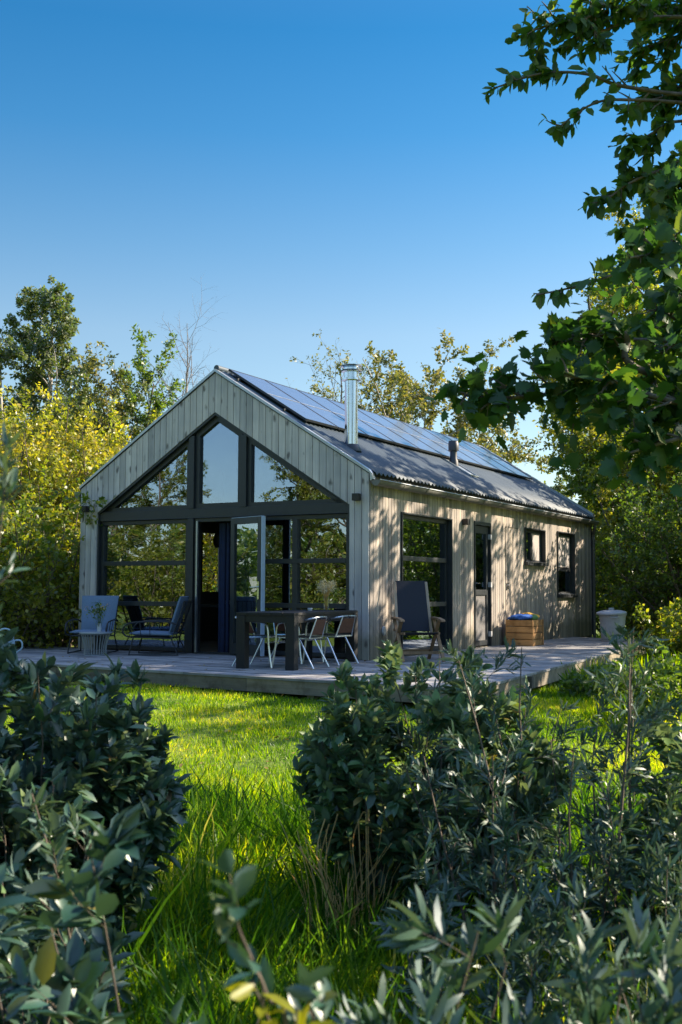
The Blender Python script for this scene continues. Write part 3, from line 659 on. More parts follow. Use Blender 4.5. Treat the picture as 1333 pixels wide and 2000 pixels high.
# solar panels
def solar():
    nrm = Vector((SL, 0, 1)).normalized(); slope = Vector((1, 0, -SL)).normalized(); a = math.atan(SL)
    pw = .985
    for k in range(10):
        y0 = .17 + k * 1.0
        e = empty('solar_panel', Vector((W_ / 2 + .06, y0, HR - SL * .06)) + nrm * .075); e.parent = cabin; e.rotation_euler = (0, a, 0)
        mb = MB(); mb.box((0.012, .012, .004), (.812, pw - .012, .03)); mb.box((.838, .012, .004), (1.64, pw - .012, .03)); mb.build('cells', M_solar, e)
        mb = MB(); mb.box((0, 0, 0), (1.652, .012, .034)); mb.box((0, pw - .012, 0), (1.652, pw, .034)); mb.box((0, .012, 0), (.012, pw - .012, .034)); mb.box((1.64, .012, 0), (1.652, pw - .012, .034)); mb.build('panel_frame', M_black, e)
        MB().box((.812, .012, .005), (.838, pw - .012, .034)).build('panel_rail', M_zinc, e)
    mb = MB()
    for d in (.35, 1.35):
        p = Vector((W_ / 2, .1, HR)) + slope * d + nrm * .048; mb.beam(p, p + Vector((0, 10.1, 0)), .03, .04)
    y = .3
    while y < 10.2:
        p = Vector((W_ / 2, y, HR)) + slope * 1.66 + nrm * .02; mb.beam(p, p + nrm * .05, .03, .04); y += 1.0
    mb.build('panel_mounting', M_black, cabin)
solar()

# interior things seen through the door
mb = MB()
for k in range(15):
    x0 = 2.62 + k * .028
    mb.tube([(x0, .26 + .035 * math.sin(k * 1.9), .02), (x0 + .005, .26 + .035 * math.sin(k * 1.9), 2.0)], .026, 8)
cu = mb.build('curtain', M_curtain, None, True); cu.location = (HX, HY, 0); cu.rotation_euler = (0, 0, TH); tag(cu, 'dark navy curtain hanging in folds just inside the open glass door', 'curtain')
pl = empty('pendant_lamp', LW(1.5, 1.9, 1.83), 0, 'black bell shaped pendant lamp hanging inside the cabin behind the door opening', 'pendant lamp')
mb = MB(); mb.lathe([(.0, .22), (.03, .22), (.05, .17), (.15, .1), (.175, .0), (.17, -.06), (.14, -.13), (.13, -.13), (.16, -.05), (.16, 0), (.12, .09), (0, .14)], n=20, closed=False); mb.build('lamp_shade', M_lamp, pl, True)
MB().tube([(0, 0, .22), (0, 0, 1.2)], .006, 6).build('cord', M_lamp, pl)
def in_table():
    e = empty('dining_table', LW(1.35, 2.3, 0), TH + .1, 'dark dining table standing inside the cabin behind the doorway', 'table')
    MB().box((-.45, -.8, .68), (.45, .8, .72)).build('tabletop', M_void, e)
    for x in (-.4, .4):
        for y in (-.72, .72): MB().box((x - .03, y - .03, 0), (x + .03, y + .03, .68)).build('leg', M_void, e)
    c = MB(); c.lathe([(0, 0), (.06, 0), (.12, .05), (.13, .07), (.115, .065), (.05, .015), (0, .01)], n=20, closed=False); o = c.build('bowl', M_ceram, None, True); o.location = LW(1.62, 1.9, .722); tag(o, 'pale bowl on the dark dining table inside the doorway', 'bowl')
in_table()

# ================================================================== DECK
def clip_poly(poly, axis, val, keep_greater):
    out = []; n = len(poly)
    for i in range(n):
        a, b = poly[i], poly[(i + 1) % n]; fa = (a[axis] - val) * (1 if keep_greater else -1); fb = (b[axis] - val) * (1 if keep_greater else -1)
        if fa >= 0: out.append(a)
        if fa * fb < 0:
            t = fa / (fa - fb); out.append((a[0] + (b[0] - a[0]) * t, a[1] + (b[1] - a[1]) * t))
    return out
DA = -R(4.2)
def deck():
    p0 = LW(8.28, -3.37); rot = TH + DA
    e = empty('deck', p0, rot, 'weathered grey plank deck wrapping round the front and right side of the cabin', 'deck')
    c, s = math.cos(DA), math.sin(DA)
    def dl(x, y): x -= 8.28; y += 3.37; return (c * x + s * y, -s * x + c * y)
    A = [dl(-.2, -2.775 - .0), (0, 0), dl(7.32, 8.5), dl(5.38, 9.3), dl(-.2, 9.3)]
    A[0] = (A[0][0], 0.0)
    B = [(A[0][0] - 3.2, 0.0), (A[0][0], 0.0), dl(-.2, .3), dl(-3.4, .3)]
    def strips(mb, P, w=.143, gap=.006, top=0.0, th=.028):
        y = 0.0; ymax = max(p[1] for p in P); k = 0
        while y < ymax:
            q = clip_poly(clip_poly(P, 1, y + gap / 2, True), 1, y + w - gap / 2, False)
            if len(q) >= 3:
                xs = [p[0] for p in q]; x0, x1 = min(xs), max(xs); cut = x0 + (1.1 + 2.4 * ((k * .37) % 1)); cuts = [x0 - 1]
                while cut < x1: cuts.append(cut); cut += 3.6
                cuts.append(x1 + 1)
                for a, b in zip(cuts[:-1], cuts[1:]):
                    r = clip_poly(clip_poly(q, 0, a + .002, True), 0, b - .002, False)
                    if len(r) >= 3: mb.prism(r, top - th, top + random.uniform(-.0015, .0005), 'xy', random.random())
            y += w; k += 1
    mb = MB(); strips(mb, A); strips(mb, B); mb.build('deck_boards', M_deck, e, bevel=.0)
    # fascia boards
    mb = MB()
    def fas(a, b, z0, z1, off=.012, th=.03, v=None):
        a, b = Vector((*a, 0)), Vector((*b, 0)); d = (b - a).normalized(); nrm = Vector((d.y, -d.x, 0))
        p, q = a - nrm * off, b - nrm * off
        mb.beam(p + Vector((0, 0, (z0 + z1) / 2)), q + Vector((0, 0, (z0 + z1) / 2)), th, z1 - z0, v=v)
    xs = [B[0][0], -6.0, -2.86, -.03]
    for a, b in zip(xs[:-1], xs[1:]): fas((a + .003, 0), (b - .003, 0), -.175, -.031, .03)
    fas((0, .02), A[2], -.19, -.031, .03); fas(A[2], A[3], -.19, -.031, .03)
    mb.build('deck_fascia', M_fascia, e)
    mb = MB()
    for x in np.linspace(B[0][0] + .2, -.1, 7): mb.box((x - .045, .07, -.5), (x + .045, .16, -.031))
    for t in np.linspace(.02, .98, 8):
        x, y = A[2][0] * t, A[2][1] * t; mb.box((x - .15, y - .045, -.55), (x - .06, y + .045, -.031))
    for y in (1.0, 2.2): mb.box((B[0][0] + .3, y, -.17), (-.3, y + .05, -.031))
    mb.build('deck_post', M_fascia, e)
    MB().prism([(p[0] * .97 - .15, p[1] * .97 + .2) for p in A], -.16, -.12, 'xy').build('deck_joist_frame', M_void, e)
deck()

# ================================================================== FURNITURE
M_table = simple('black oiled table', (.007, .007, .008), .6, var=.25, scale=8, stretch=(1, .15, 1))
M_alu = simple('brushed aluminium', (.66, .68, .70), .28, 1.0, var=.05, scale=20)
M_weave = simple('brown wicker slats', (.12, .05, .03), .6, var=.2, scale=30)
M_slat = simple('dark seat slats', (.06, .06, .065), .5, var=.2)
M_cush = simple('steel blue cushion', (.16, .225, .31), .9, var=.06, scale=40, bmp=.3)
M_rod = simple('black rod', (.02, .02, .022), .4, var=.05)
M_wire = simple('grey coated wire', (.34, .37, .38), .45, .3, var=.05)
M_teak = wood('teak', (.20, .12, .065), (.42, .28, .16), axis='Z', knots=False, fine=40)
M_sling = simple('dark navy sling', (.018, .022, .035), .8, var=.1, scale=60, bmp=.3)
M_crate = wood('orange crate wood', (.38, .19, .07), (.62, .36, .15), axis='X', knots=True, fine=50, knot_col=(.2, .09, .04))
M_blue = simple('blue cloth', (.03, .13, .45), .7, var=.2); M_yellow = simple('yellow cloth', (.72, .38, .03), .7, var=.15); M_green = simple('green cloth', (.12, .25, .08), .7, var=.15)
M_can = simple('pale blue enamel', (.36, .50, .58), .35, var=.06)
M_vglass = glassmat('vase glass', (.85, .75, .6), .18, wav=0)
M_bin = simple('light grey bin plastic', (.46, .46, .47), .5, var=.06)
M_binlid = simple('bin lid plastic', (.40, .42, .44), .5, var=.06)
M_vase = simple('white vase', (.5, .52, .52), .4, var=.05)

def outdoor_table():
    e = empty('patio_table', LW(4.995, -1.26, 0), TH + R(5), 'black wooden patio table with thick square legs and a vase of dried flowers on it', 'table')
    hx, hy = .41, .98; z = .70
    mb = MB(); n = 5; w = 2 * hx / n
    for k in range(n): mb.box((-hx + k * w + .002, -hy, z - .035), (-hx + (k + 1) * w - .002, hy, z))
    mb.build('tabletop', M_table, e, bevel=.003)
    mb = MB(); mb.box((-hx + .015, -hy + .10, z - .125), (-hx + .045, hy - .10, z - .036)); mb.box((hx - .045, -hy + .10, z - .125), (hx - .015, hy - .10, z - .036))
    mb.box((-hx + .10, -hy + .015, z - .125), (hx - .10, -hy + .045, z - .036)); mb.box((-hx + .10, hy - .045, z - .125), (hx - .10, hy - .015, z - .036)); mb.build('apron', M_table, e)
    for sx in (-1, 1):
        for sy in (-1, 1): MB().box((sx * (hx - .125), sy * (hy - .125), 0.0), (sx * (hx - .003), sy * (hy - .003), z - .037)).build('leg', M_table, e, bevel=.004)
outdoor_table()
def bistro_chair():
    e = empty('bistro_chair', (0, 0, 0)); w, d = .24, .22; sz = .385; s = MB()    # faces +x
    for sy in (-1, 1):
        y = sy * w
        mb = MB(); mb.tube(arc([(d + .05, y * 1.02, 0), (d + .01, y, .25), (d - .01, y, .5), (d - .07, y, .565), (0, y, .575), (-.18, y, .605), (-.27, y * .93, .625)], 5), .0115, 8); mb.build('front_leg', M_alu, e, True)
        mb = MB(); mb.tube([(-d - .08, y * .98, 0), (-d + .12, y * .9, sz - .03)], .0115, 8); mb.build('rear_leg', M_alu, e, True)
    mb = MB(); mb.tube(arc([(-.27, -w * .93, .625), (-.30, -w * .6, .635), (-.31, 0, .64), (-.30, w * .6, .635), (-.27, w * .93, .625)], 5), .0115, 8); mb.build('top_rail', M_alu, e, True)
    mb = MB(); k = .012
    pts = [(d, -w * .85, sz), (d, w * .85, sz), (-d, w * .8, sz - .015), (-d, -w * .8, sz - .015), (d, -w * .85, sz)]
    mb.tube(pts, .011, 8)
    mb.tube([(-d, -w * .8, sz - .015), (-.30, -w * .6, .635)], .0105, 8); mb.tube([(-d, w * .8, sz - .015), (-.30, w * .6, .635)], .0105, 8); mb.tube([(d - .03, -w, sz - .07), (d - .03, w, sz - .07)], .009, 6)
    mb.build('seat_frame', M_alu, e, True)
    mb = MB()
    for i in range(9): x = -d + .02 + i * .047; mb.box((x, -w * .8, sz), (x + .034, w * .8, sz + .009))
    mb.build('seat', M_slat, e)
    mb = MB()
    for i in range(11):
        t = i / 10; a = Vector((-d - .01, 0, sz + .04)).lerp(Vector((-.30, 0, .60)), t); hw = .185 - .05 * t
        mb.beam(a + Vector((0, -hw, 0)), a + Vector((0, hw, 0)), .008, .018, up=(-.08, 0, .25))
    mb.build('backrest', M_weave, e)
    return e
ch = bistro_chair()
places = [(5.24, -1.66, 180 + 6, 'aluminium bistro chair with brown slatted back, nearest the camera on the right table side'),
          (5.22, -.86, 180 - 4, 'aluminium bistro chair with brown back at the table corner beside the cabin wall'),
          (4.72, -1.74, 4, 'aluminium bistro chair at the left end of the black table, before the open door'),
          (4.70, -.86, -6, 'aluminium bistro chair half hidden by the middle table leg, back to the window')]
for i, (x, y, a, lab) in enumerate(places):
    o = ch if i == 0 else copy_tree(ch)
    o.location = LW(x, y, 0); o.rotation_euler = (0, 0, TH + R(a)); tag(o, lab, 'chair', 'bistro chairs around the patio table')

def lounge_chair():                                             # faces +x
    e = empty('lounge_chair', (0, 0, 0)); w = .31
    for sy in (-1, 1):
        y = sy * w; mb = MB()
        mb.tube(arc([(.34, y * .8, .27), (.42, y, .30), (.45, y, .38), (.36, y * 1.02, .47), (.1, y * 1.02, .50), (-.2, y, .50), (-.36, y * .95, .46)], 5), .012, 8)
        for t in (.05, .2, .35): mb.tube([(t, y * 1.02, .49), (t * .9, y * .9, .27)], .006, 6)
        mb.build('armrest', M_rod, e, True)
        MB().tube(arc([(.30, y * .85, .27), (.36, y * .95, .0)], 1), .010, 8).build('leg', M_rod, e, True)
        MB().tube(arc([(-.26, y * .85, .27), (-.38, y * .95, .0)], 1), .010, 8).build('leg', M_rod, e, True)
        MB().tube([(.36, y * .95, .01), (-.38, y * .95, .01)], .009, 6).build('runner', M_rod, e, True)
    mb = MB()
    mb.tube([(.34, -w * .8, .27), (.34, w * .8, .27), (-.28, w * .85, .25), (-.46, w * .85, .80), (-.46, -w * .85, .80), (-.28, -w * .85, .25), (.34, -w * .8, .27)], .012, 8)
    for k in range(7): y = -w * .7 + k * w * 1.4 / 6; mb.tube([(.34, y, .27), (-.28, y, .25), (-.46, y, .80)], .005, 5)
    mb.build('frame', M_rod, e, True)
    def cushion(nm, L0, L1, hw, th, flare):
        mb = MB(); n, m = 8, 8; V = []; p0, p1 = Vector(L0), Vector(L1); d = (p1 - p0); nr = Vector((-d.z, 0, d.x)).normalized()
        if nr.z < 0: nr = -nr
        if abs(d.z) > abs(d.x) and nr.x < 0: nr = -nr
        for s_ in (1, -1):
            for i in range(n + 1):
                for j in range(m + 1):
                    a, b = i / n, j / m * 2 - 1; ed = (1 - (2 * a - 1) ** 6) * (1 - b ** 6)
                    V.append(p0 + d * a + Vector((0, b * hw * (1 + flare * a), 0)) + nr * (th * .5 + s_ * th * .5 * (.25 + .75 * ed ** .5)))
        q = (n + 1) * (m + 1); F = []
        for i in range(n):
            for j in range(m):
                a = i * (m + 1) + j; F.append((a, a + 1, a + m + 2, a + m + 1)); F.append((a + q, a + q + m + 1, a + q + m + 2, a + q + 1))
        for i in range(n): a = i * (m + 1); F += [(a, a + m + 1, a + m + 1 + q, a + q), (a + m, a + m + q, a + 2 * m + 1 + q, a + 2 * m + 1)]
        for j in range(m): a = j; F.append((a, a + q, a + 1 + q, a + 1)); b = n * (m + 1) + j; F.append((b, b + 1, b + 1 + q, b + q))
        mb.add(V, F, .5); mb.build(nm, M_cush, e, True)
    cushion('seat_cushion', (-.26, 0, .275), (.36, 0, .29), .26, .07, .05); cushion('back_cushion', (-.27, 0, .33), (-.44, 0, .86), .255, .07, .15)
    return e
l1 = lounge_chair(); l1.location = LW(.86, -.62, 0); l1.rotation_euler = (0, 0, R(-92)); tag(l1, 'lounge chair with steel blue cushions facing the lawn, left of the wire side table', 'lounge chair', 'blue cushioned lounge chairs')
l2 = copy_tree(l1); l2.location = LW(2.02, -.50, 0); l2.rotation_euler = (0, 0, R(176)); tag(l2, 'blue cushioned lounge chair seen from the side, right of the wire side table', 'lounge chair', 'blue cushioned lounge chairs')
def side_table():
    e = empty('side_table', LW(1.38, -1.15, 0), 0, 'small round grey wire side table with a flower vase between the two lounge chairs', 'side table')
    mb = MB(); mb.lathe([(0, .32), (.235, .32), (.24, .325), (.24, .338), (.235, .342), (0, .342)], n=36, closed=False); mb.build('tabletop', M_wire, e, True)
    mb = MB()
    for k in range(26):
        a = 2 * math.pi * k / 26; c, s = math.cos(a), math.sin(a); mb.tube(arc([(.21 * c, .21 * s, .32), (.175 * c, .175 * s, .2), (.16 * c, .16 * s, .1), (.165 * c, .165 * s, .0)], 3), .005, 5)
    for r, z in ((.165, .005), (.205, .31)): mb.tube([(r * math.cos(2 * math.pi * k / 24), r * math.sin(2 * math.pi * k / 24), z) for k in range(25)], .005, 5)
    mb.build('wire_base', M_wire, e, True)
side_table()
def bouquet(nm, lab, loc, vase_prof, vmat, h, n, spread, kinds, smat, seed):
    e = empty(nm, loc, 0, lab, 'vase of flowers')
    MB().lathe(vase_prof, n=24, closed=False).build('vase', vmat, e, True)
    r = random.Random(seed); st = MB(); top = vase_prof[-1][1]; heads = {k: [] for k, *_ in kinds}
    for i in range(n):
        a = r.uniform(0, 2 * math.pi); q = spread * r.random() ** .5; z = h * r.uniform(.75, 1.0); tip = Vector((q * math.cos(a), q * math.sin(a), z))
        st.tube(arc([(tip.x * .12, tip.y * .12, .02), (tip.x * .3, tip.y * .3, top), tip], 3), .0022, 4); kd = kinds[i % len(kinds)]; heads[kd[0]].append(tip)
    st.build('stems', smat, e)
    for k, mat, num, rad, L, Wl in kinds:
        g = np.random.default_rng(seed); T = np.array([tuple(t) for t in heads[k]]); P = np.repeat(T, num, 0) + g.normal(0, rad, (len(T) * num, 3)); P[:, 2] -= abs(g.normal(0, rad, len(P))) * 1.2
        D = g.normal(0, 1, P.shape); Nn = g.normal(0, 1, P.shape)
        heads1 = k.endswith('flowers')
        for q in ([slice(j * num, (j + 1) * num) for j in range(len(T))] if heads1 else [slice(0, len(P))]):
            m_ = q.stop - q.start; me = leaf_mesh(k, P[q], D[q], Nn[q], np.full(m_, L), np.full(m_, Wl), T_DIAMOND, g.random(m_)); me.materials.append(mat)
            o = bpy.data.objects.new(k[:-1] if heads1 else k, me); col.objects.link(o); o.parent = e
    return e
PM_dry = leafmat('dried seed heads', [(0, (.45, .38, .22)), (1, (.80, .72, .55))], trans=.25); PM_pink = leafmat('pink petals', [(0, (.45, .28, .38)), (1, (.6, .42, .5))]); PM_yelp = leafmat('yellow petals', [(0, (.6, .36, .03)), (1, (.8, .5, .05))])
bouquet('flower_vase', 'clear glass vase of pale dried seed heads standing on the black patio table', LW(4.98, -.55, .70), [(0, .005), (.035, .005), (.04, .02), (.036, .1), (.04, .17), (.043, .19)], M_vglass, .40, 46, .115, [('dried_heads', PM_dry, 34, .02, .020, .009)], LM_dry, 4)
bouquet('flower_vase', 'pale vase with pink and yellow garden flowers on the wire side table', LW(1.42, -1.12, .342), [(0, .003), (.03, .003), (.032, .05), (.024, .11), (.028, .13)], M_vase, .42, 20, .20, [('pink_flowers', PM_pink, 9, .022, .022, .012), ('foliage', LM_green, 16, .04, .055, .024), ('yellow_flowers', PM_yelp, 3, .012, .03, .02)], LM_green, 9)
c = MB(); c.lathe([(0, 0), (.03, 0), (.034, .03), (.03, .034), (0, .03)], n=14, closed=False); o = c.build('candle_cup', M_vase, None, True); o.location = LW(4.86, -.78, .70); tag(o, 'tiny white cup beside the vase on the black patio table', 'cup')

def watering_can():
    e = empty('watering_can', (-4.78, 15.75, 0), R(10), 'pale blue metal watering can with looped handles at the left edge of the deck', 'watering can')
    mb = MB(); mb.lathe([(0, 0), (.15, 0), (.155, .01), (.14, .24), (.13, .26), (.12, .27), (.118, .265), (0, .2)], n=28, closed=False); mb.build('body', M_can, e, True)
    mb = MB(); mb.tube(arc([(-.11, 0, .24), (-.09, 0, .37), (0, 0, .41), (.09, 0, .37), (.12, 0, .25)], 5), .012, 8); mb.tube(arc([(.12, 0, .24), (.22, 0, .24), (.24, 0, .14), (.15, 0, .06)], 5), .011, 8); mb.build('handle', M_can, e, True)
    mb = MB(); mb.tube([(-.13, 0, .05), (-.28, 0, .2), (-.36, 0, .34)], [.03, .02, .016], 10); mb.lathe([(.016, 0), (.05, .05), (.05, .055), (0, .06)], (-.37, 0, .33), 14, closed=False); mb.build('spout', M_can, e, True)
watering_can()
def folding_chair():
    e = empty('folding_chair', LW(5.93, .36, 0), R(-78), 'wooden folding armchair with dark sling seat standing by the side window', 'chair')   # faces +x
    w = .29
    for sy in (-1, 1):
        y = sy * w
        MB().beam((.33, y, .0), (-.18, y, .60), .028, .045, up=(0, 1, 0)).build('leg', M_teak, e, bevel=.003)
        MB().beam((-.34, y * .93, .0), (.17, y * .93, .57), .028, .045, up=(0, 1, 0)).build('leg', M_teak, e, bevel=.003)
        mb = MB(); mb.prism([(-.26, .585), (-.2, .605), (.1, .60), (.28, .575), (.30, .55), (.26, .54), (.0, .575), (-.24, .565)], y - .032, y + .032, 'xz'); mb.build('armrest', M_teak, e, bevel=.004)
        MB().beam((-.14, y * .86, .36), (-.36, y * .80, 1.10), .022, .04, up=(0, 1, 0)).build('back_post', M_teakp, e, bevel=.003)
    [MB().beam((x, -w, z), (x, w, z), .02, .04).build('stretcher', M_teak, e) for x, z in ((.22, .12), (-.24, .12), (-.20, .42))]
    mb = MB(); mb.prism([(-.155, .40), (-.14, .405), (-.36, 1.115), (-.375, 1.11)], -w * .76, w * .76, 'xz'); mb.build('back_sling', M_sling, e)
    mb = MB(); mb.beam((-.15, -w * .86, .37), (.24, -w * .86, .385), .022, .035); mb.beam((-.15, w * .86, .37), (.24, w * .86, .385), .022, .035); mb.build('seat_rail', M_teak, e)
    mb = MB(); mb.prism([(-.15, .375), (.05, .355), (.24, .392), (.24, .40), (.05, .365), (-.15, .385)], -w * .8, w * .8, 'xz'); mb.build('seat_sling', M_sling, e)
M_teakp = wood('pale back post', (.35, .27, .2), (.55, .45, .35), axis='Z', knots=False, fine=40)
folding_chair()
def crate():
    e = empty('wooden_crate', LW(5.74, 5.28, 0), TH, 'orange wooden crate against the side wall with blue and yellow cloths heaped on top', 'crate')
    x0, x1, y0, y1, h = -.24, .24, -.30, .30, .46; mb = MB(); n = 4; bh = h / n
    for k in range(n):
        z0, z1 = k * bh + .006, (k + 1) * bh - .006
        mb.box((x0, y0 + .001, z0), (x1, y0 + .02, z1)); mb.box((x0, y1 - .02, z0), (x1, y1 - .001, z1)); mb.box((x0, y0 + .02, z0), (x0 + .02, y1 - .02, z1)); mb.box((x1 - .02, y0 + .02, z0), (x1, y1 - .02, z1))
    mb.build('slats', M_crate, e, bevel=.003)
    mb = MB()
    for x in (x0 - .012, x1 + .0): 
        for y in (y0, y1 - .05): mb.box((x, y, 0.002), (x + .012, y + .05, h))
    mb.box((x0 + .02, y0 + .02, .01), (x1 - .02, y1 - .02, .025)); mb.build('battens', M_crate, e)
crate()
def cloth(nm, lab, loc, rx, ry, rz, mat, seed):
    r = random.Random(seed); V = []; n, m = 20, 12; ph = [r.uniform(0, 6) for _ in range(6)]
    for j in range(m + 1):
        th = math.pi * j / m
        for i in range(n):
            a = 2 * math.pi * i / n; k = 1 + .16 * math.sin(3 * a + ph[0] + 2 * th) + .10 * math.sin(5 * a + ph[1] - 3 * th) + .05 * math.sin(9 * a + ph[2]); V.append((rx * k * math.sin(th) * math.cos(a), ry * k * math.sin(th) * math.sin(a), rz * k * math.cos(th)))
    F = [(j * n + i, (j + 1) * n + i, (j + 1) * n + (i + 1) % n, j * n + (i + 1) % n) for j in range(m) for i in range(n)]
    o = MB().add(V, F).build(nm, mat, None, True); o.location = loc; tag(o, lab, 'cloth')
cloth('crumpled_cloth', 'crumpled blue cloth lying on the front half of the orange crate', LW(5.72, 5.13, .50), .20, .17, .055, M_blue, 1)
cloth('crumpled_cloth', 'yellow orange cloth bundled on the back half of the orange crate', LW(5.72, 5.46, .50), .19, .16, .07, M_yellow, 2)
cloth('crumpled_cloth', 'small green cloth squeezed between the blue and yellow ones on the crate', LW(5.88, 5.30, .49), .10, .08, .055, M_green, 3)
def plastic_bin():
    e = empty('plastic_bin', LW(6.66, 7.7, 0), TH + .4, 'light grey round plastic bin with a loose lid at the far end of the deck', 'bin')
    mb = MB(); mb.lathe([(0, 0), (.205, 0), (.215, .015), (.232, .25), (.236, .25), (.236, .265), (.234, .265), (.255, .50), (.27, .505), (.27, .53), (.25, .535), (.245, .52), (.2, .1), (0, .05)], n=36, closed=False); mb.build('body', M_bin, e, True)
    mb = MB(); mb.lathe([(.285, .53), (.29, .535), (.29, .56), (.27, .575), (.2, .595), (.05, .61), (0, .612)], n=36, closed=False); mb.box((-.05, -.02, .605), (.05, .02, .65)); o = mb.build('lid', M_binlid, e, True); o.rotation_euler = (R(3), R(-2), 0)
    mb = MB()
    for s_ in (-1, 1): mb.tube(arc([(-.06, s_ * .25, .5), (-.06, s_ * .30, .47), (.06, s_ * .30, .47), (.06, s_ * .25, .5)], 3), .012, 8)
    mb.build('handle', M_bin, e, True)
plastic_bin()

# ================================================================== TREES
def crown_env(lo, peak): return lambda t: lo + (1 - lo) * math.exp(-((t - peak) / .38) ** 2)
def tree(name, label, loc, H, seed, mat, L=.085, W=.05, spacing=.02, n1=22, l1=.36, n2=7, l2=.45, n3=5, l3=.5, ang=62, up1=.02, env=None, r0=None, bark=None, tpl=T_DIAMOND, wig=.05, lean=(0, 0), group=None, t0=.15, spread=.03, cat='tree', tip0=.15, lv_leaf=(2, 3), leafy=True, lw_up=.45, droop=.15, rads=(.42, .5, .55)):
    z = float(gz(loc[0], loc[1])) - .05
    e = empty(name, (loc[0], loc[1], z), 0, label, cat, group); P = Plant(seed)
    spec = [dict(segs=9, wig=wig, up=.05, t0=t0, tip=tip0), dict(n=n1, len=l1, ang=ang, up=up1, wig=.13, env=env or crown_env(.35, .4), rad=rads[0], segs=5, t0=.2, tip=.3),
            dict(n=n2, len=l2, ang=50, up=.02, wig=.16, rad=rads[1], segs=3, t0=.15, leaf=2 in lv_leaf, tip=.4), dict(n=n3, len=l3, ang=48, up=0, wig=.18, rad=rads[2], segs=2, leaf=3 in lv_leaf)]
    P.limb((0, 0, 0), (lean[0], lean[1], 1), H * .93, r0 or H * .017, 0, spec)
    P.wood('trunk', bark or M_bark, e, 5)
    if leafy: P.leaves('crown', mat, e, spacing, L, W, tpl, up=lw_up, spread=spread, droop=droop)
    return e
def bush(name, label, loc, H, seed, mat, L=.08, W=.045, spacing=.018, n0=16, ang=34, n2=9, l2=.38, n3=5, l3=.5, tpl=T_DIAMOND, cat='shrub', r=.014, spread=.02, up=.05, br=.12, group=None, bark=None, droop=.1, fwd=.6, lwu=.45, lean=(0, 0), vpow=1.0, wn=4, base=None, n1v=.75, part='foliage', rad=None):
    z = float(gz(loc[0], loc[1])) - .04 if base is None else base
    e = empty(name, (loc[0], loc[1], z), 0, label, cat, group); P = Plant(seed)
    if rad:
        def inside(m):
            rr = rad * (.5 + .5 * min(1, max(0, m.z) / (.45 * H))); return (math.hypot(m.x, m.y) / rr) ** 2.4 + (max(0, m.z - H * .45) / (H * .55)) ** 2.4 < P.jit
        P.env = inside; H0 = H * 1.25
    else: H0 = H
    spec = [dict(segs=6, wig=.09, up=up, t0=.12, tip=.25), dict(n=n2, len=l2, ang=50, up=.04, wig=.14, rad=.5, segs=4, t0=.1, leaf=True, tip=.4), dict(n=n3, len=l3, ang=48, up=.02, wig=.16, rad=.6, segs=2, leaf=True)]
    for k in range(n0):
        a = 2 * math.pi * (k + P.r.random()) / n0; t = R(ang) * P.r.random() ** .6; d = Vector((math.sin(t) * math.cos(a) + lean[0], math.sin(t) * math.sin(a) + lean[1], math.cos(t)))
        P.limb((br * math.cos(a), br * math.sin(a), 0), d, H0 * P.r.uniform(n1v, 1.02), H * r, 0, spec); P.segs.append((Vector((0, 0, -.03)), Vector((br * math.cos(a), br * math.sin(a), 0)), H * r, H * r))
    P.wood('stems', bark or M_twig, e, wn)
    P.leaves(part, mat, e, spacing, L, W, tpl, up=lwu, spread=spread, droop=droop, fwd=fwd, vpow=vpow)
    return e
XL = lambda px, Y: (px - 666.5) / 2150 * Y
# left of the cabin
T1 = tree('poplar_tree', 'tallest dark green poplar standing above the yellow bushes at the left', (XL(88, 28), 28), 9.3, 21, LM_birch, L=.09, W=.06, spacing=.014, n1=64, l1=.30, wig=.015, env=lambda t: 1.3 - 1.0 * t, ang=58, t0=.12, up1=.05, bark=M_barkpale)
tree('poplar_tree', 'second dark green poplar, shorter and cut by the left picture edge', (XL(5, 27), 27), 8.0, 22, LM_birch, L=.09, W=.06, spacing=.016, n1=30, wig=.02, l1=.27, env=lambda t: 1.2 - .8 * t, ang=58, bark=M_barkpale)
for i, (px, Y, H, lab) in enumerate([(160, 25.5, 6.2, 'olive green willow with ragged top just right of the tallest poplar'), (228, 26, 6.7, 'willow with upright leafy shoots standing second from the left gable slope'), (290, 26.5, 6.2, 'slim willow with two tall curved shoots rising beside the left roof slope')]):
    tree('willow_tree', lab, (XL(px, Y), Y), H, 31 + i, LM_green if i == 1 else LM_birch if i == 0 else LM_olive, L=.10, W=.045, spacing=.02, n1=20, l1=.40, ang=26, up1=.10, n2=8, l2=.26, n3=4, l3=.5, env=lambda t: 1.05 - .45 * t, wig=.06, t0=.08)
for i, (px, Y, H, lab) in enumerate([(20, 23, 4.7, 'yellow green willow bush at the far left behind the deck'), (105, 22.5, 4.4, 'yellow green willow bush under the tallest poplar'), (190, 23.5, 4.7, 'golden leaved willow bush close to the left corner of the cabin'), (262, 25, 5.2, 'rusty yellow willow bush showing above the left roof slope'), (60, 25.5, 5.5, 'lime green willow bush filling the gap between the two poplars'), (335, 27, 5.3, 'low yellow bush peeping over the left roof slope below the bare tree')]):
    bush('willow_bush', lab, (XL(px, Y), Y), H, 41 + i, LM_yellow, L=.095, W=.045, spacing=.028, n0=22, ang=30, n2=11, l2=.30, n3=6, l3=.45, br=.5, r=.007, group='willow bushes left of the cabin')
for i, (px, Y, H, lab) in enumerate([(10, 18.6, 2.5, 'dark leafy shrub behind the watering can'), (75, 19.2, 2.9, 'broad leaved shrub with sunlit tips between watering can and lounge chair'), (138, 20.6, 3.2, 'broad leaved shrub directly behind the left lounge chair')]):
    bush('hedge_shrub', lab, (XL(px, Y), Y), H, 51 + i, LM_right, L=.085, W=.055, spacing=.028, n0=16, ang=38, n2=9, l2=.36, n3=5, br=.35, r=.009, group='shrubs behind the left end of the deck')
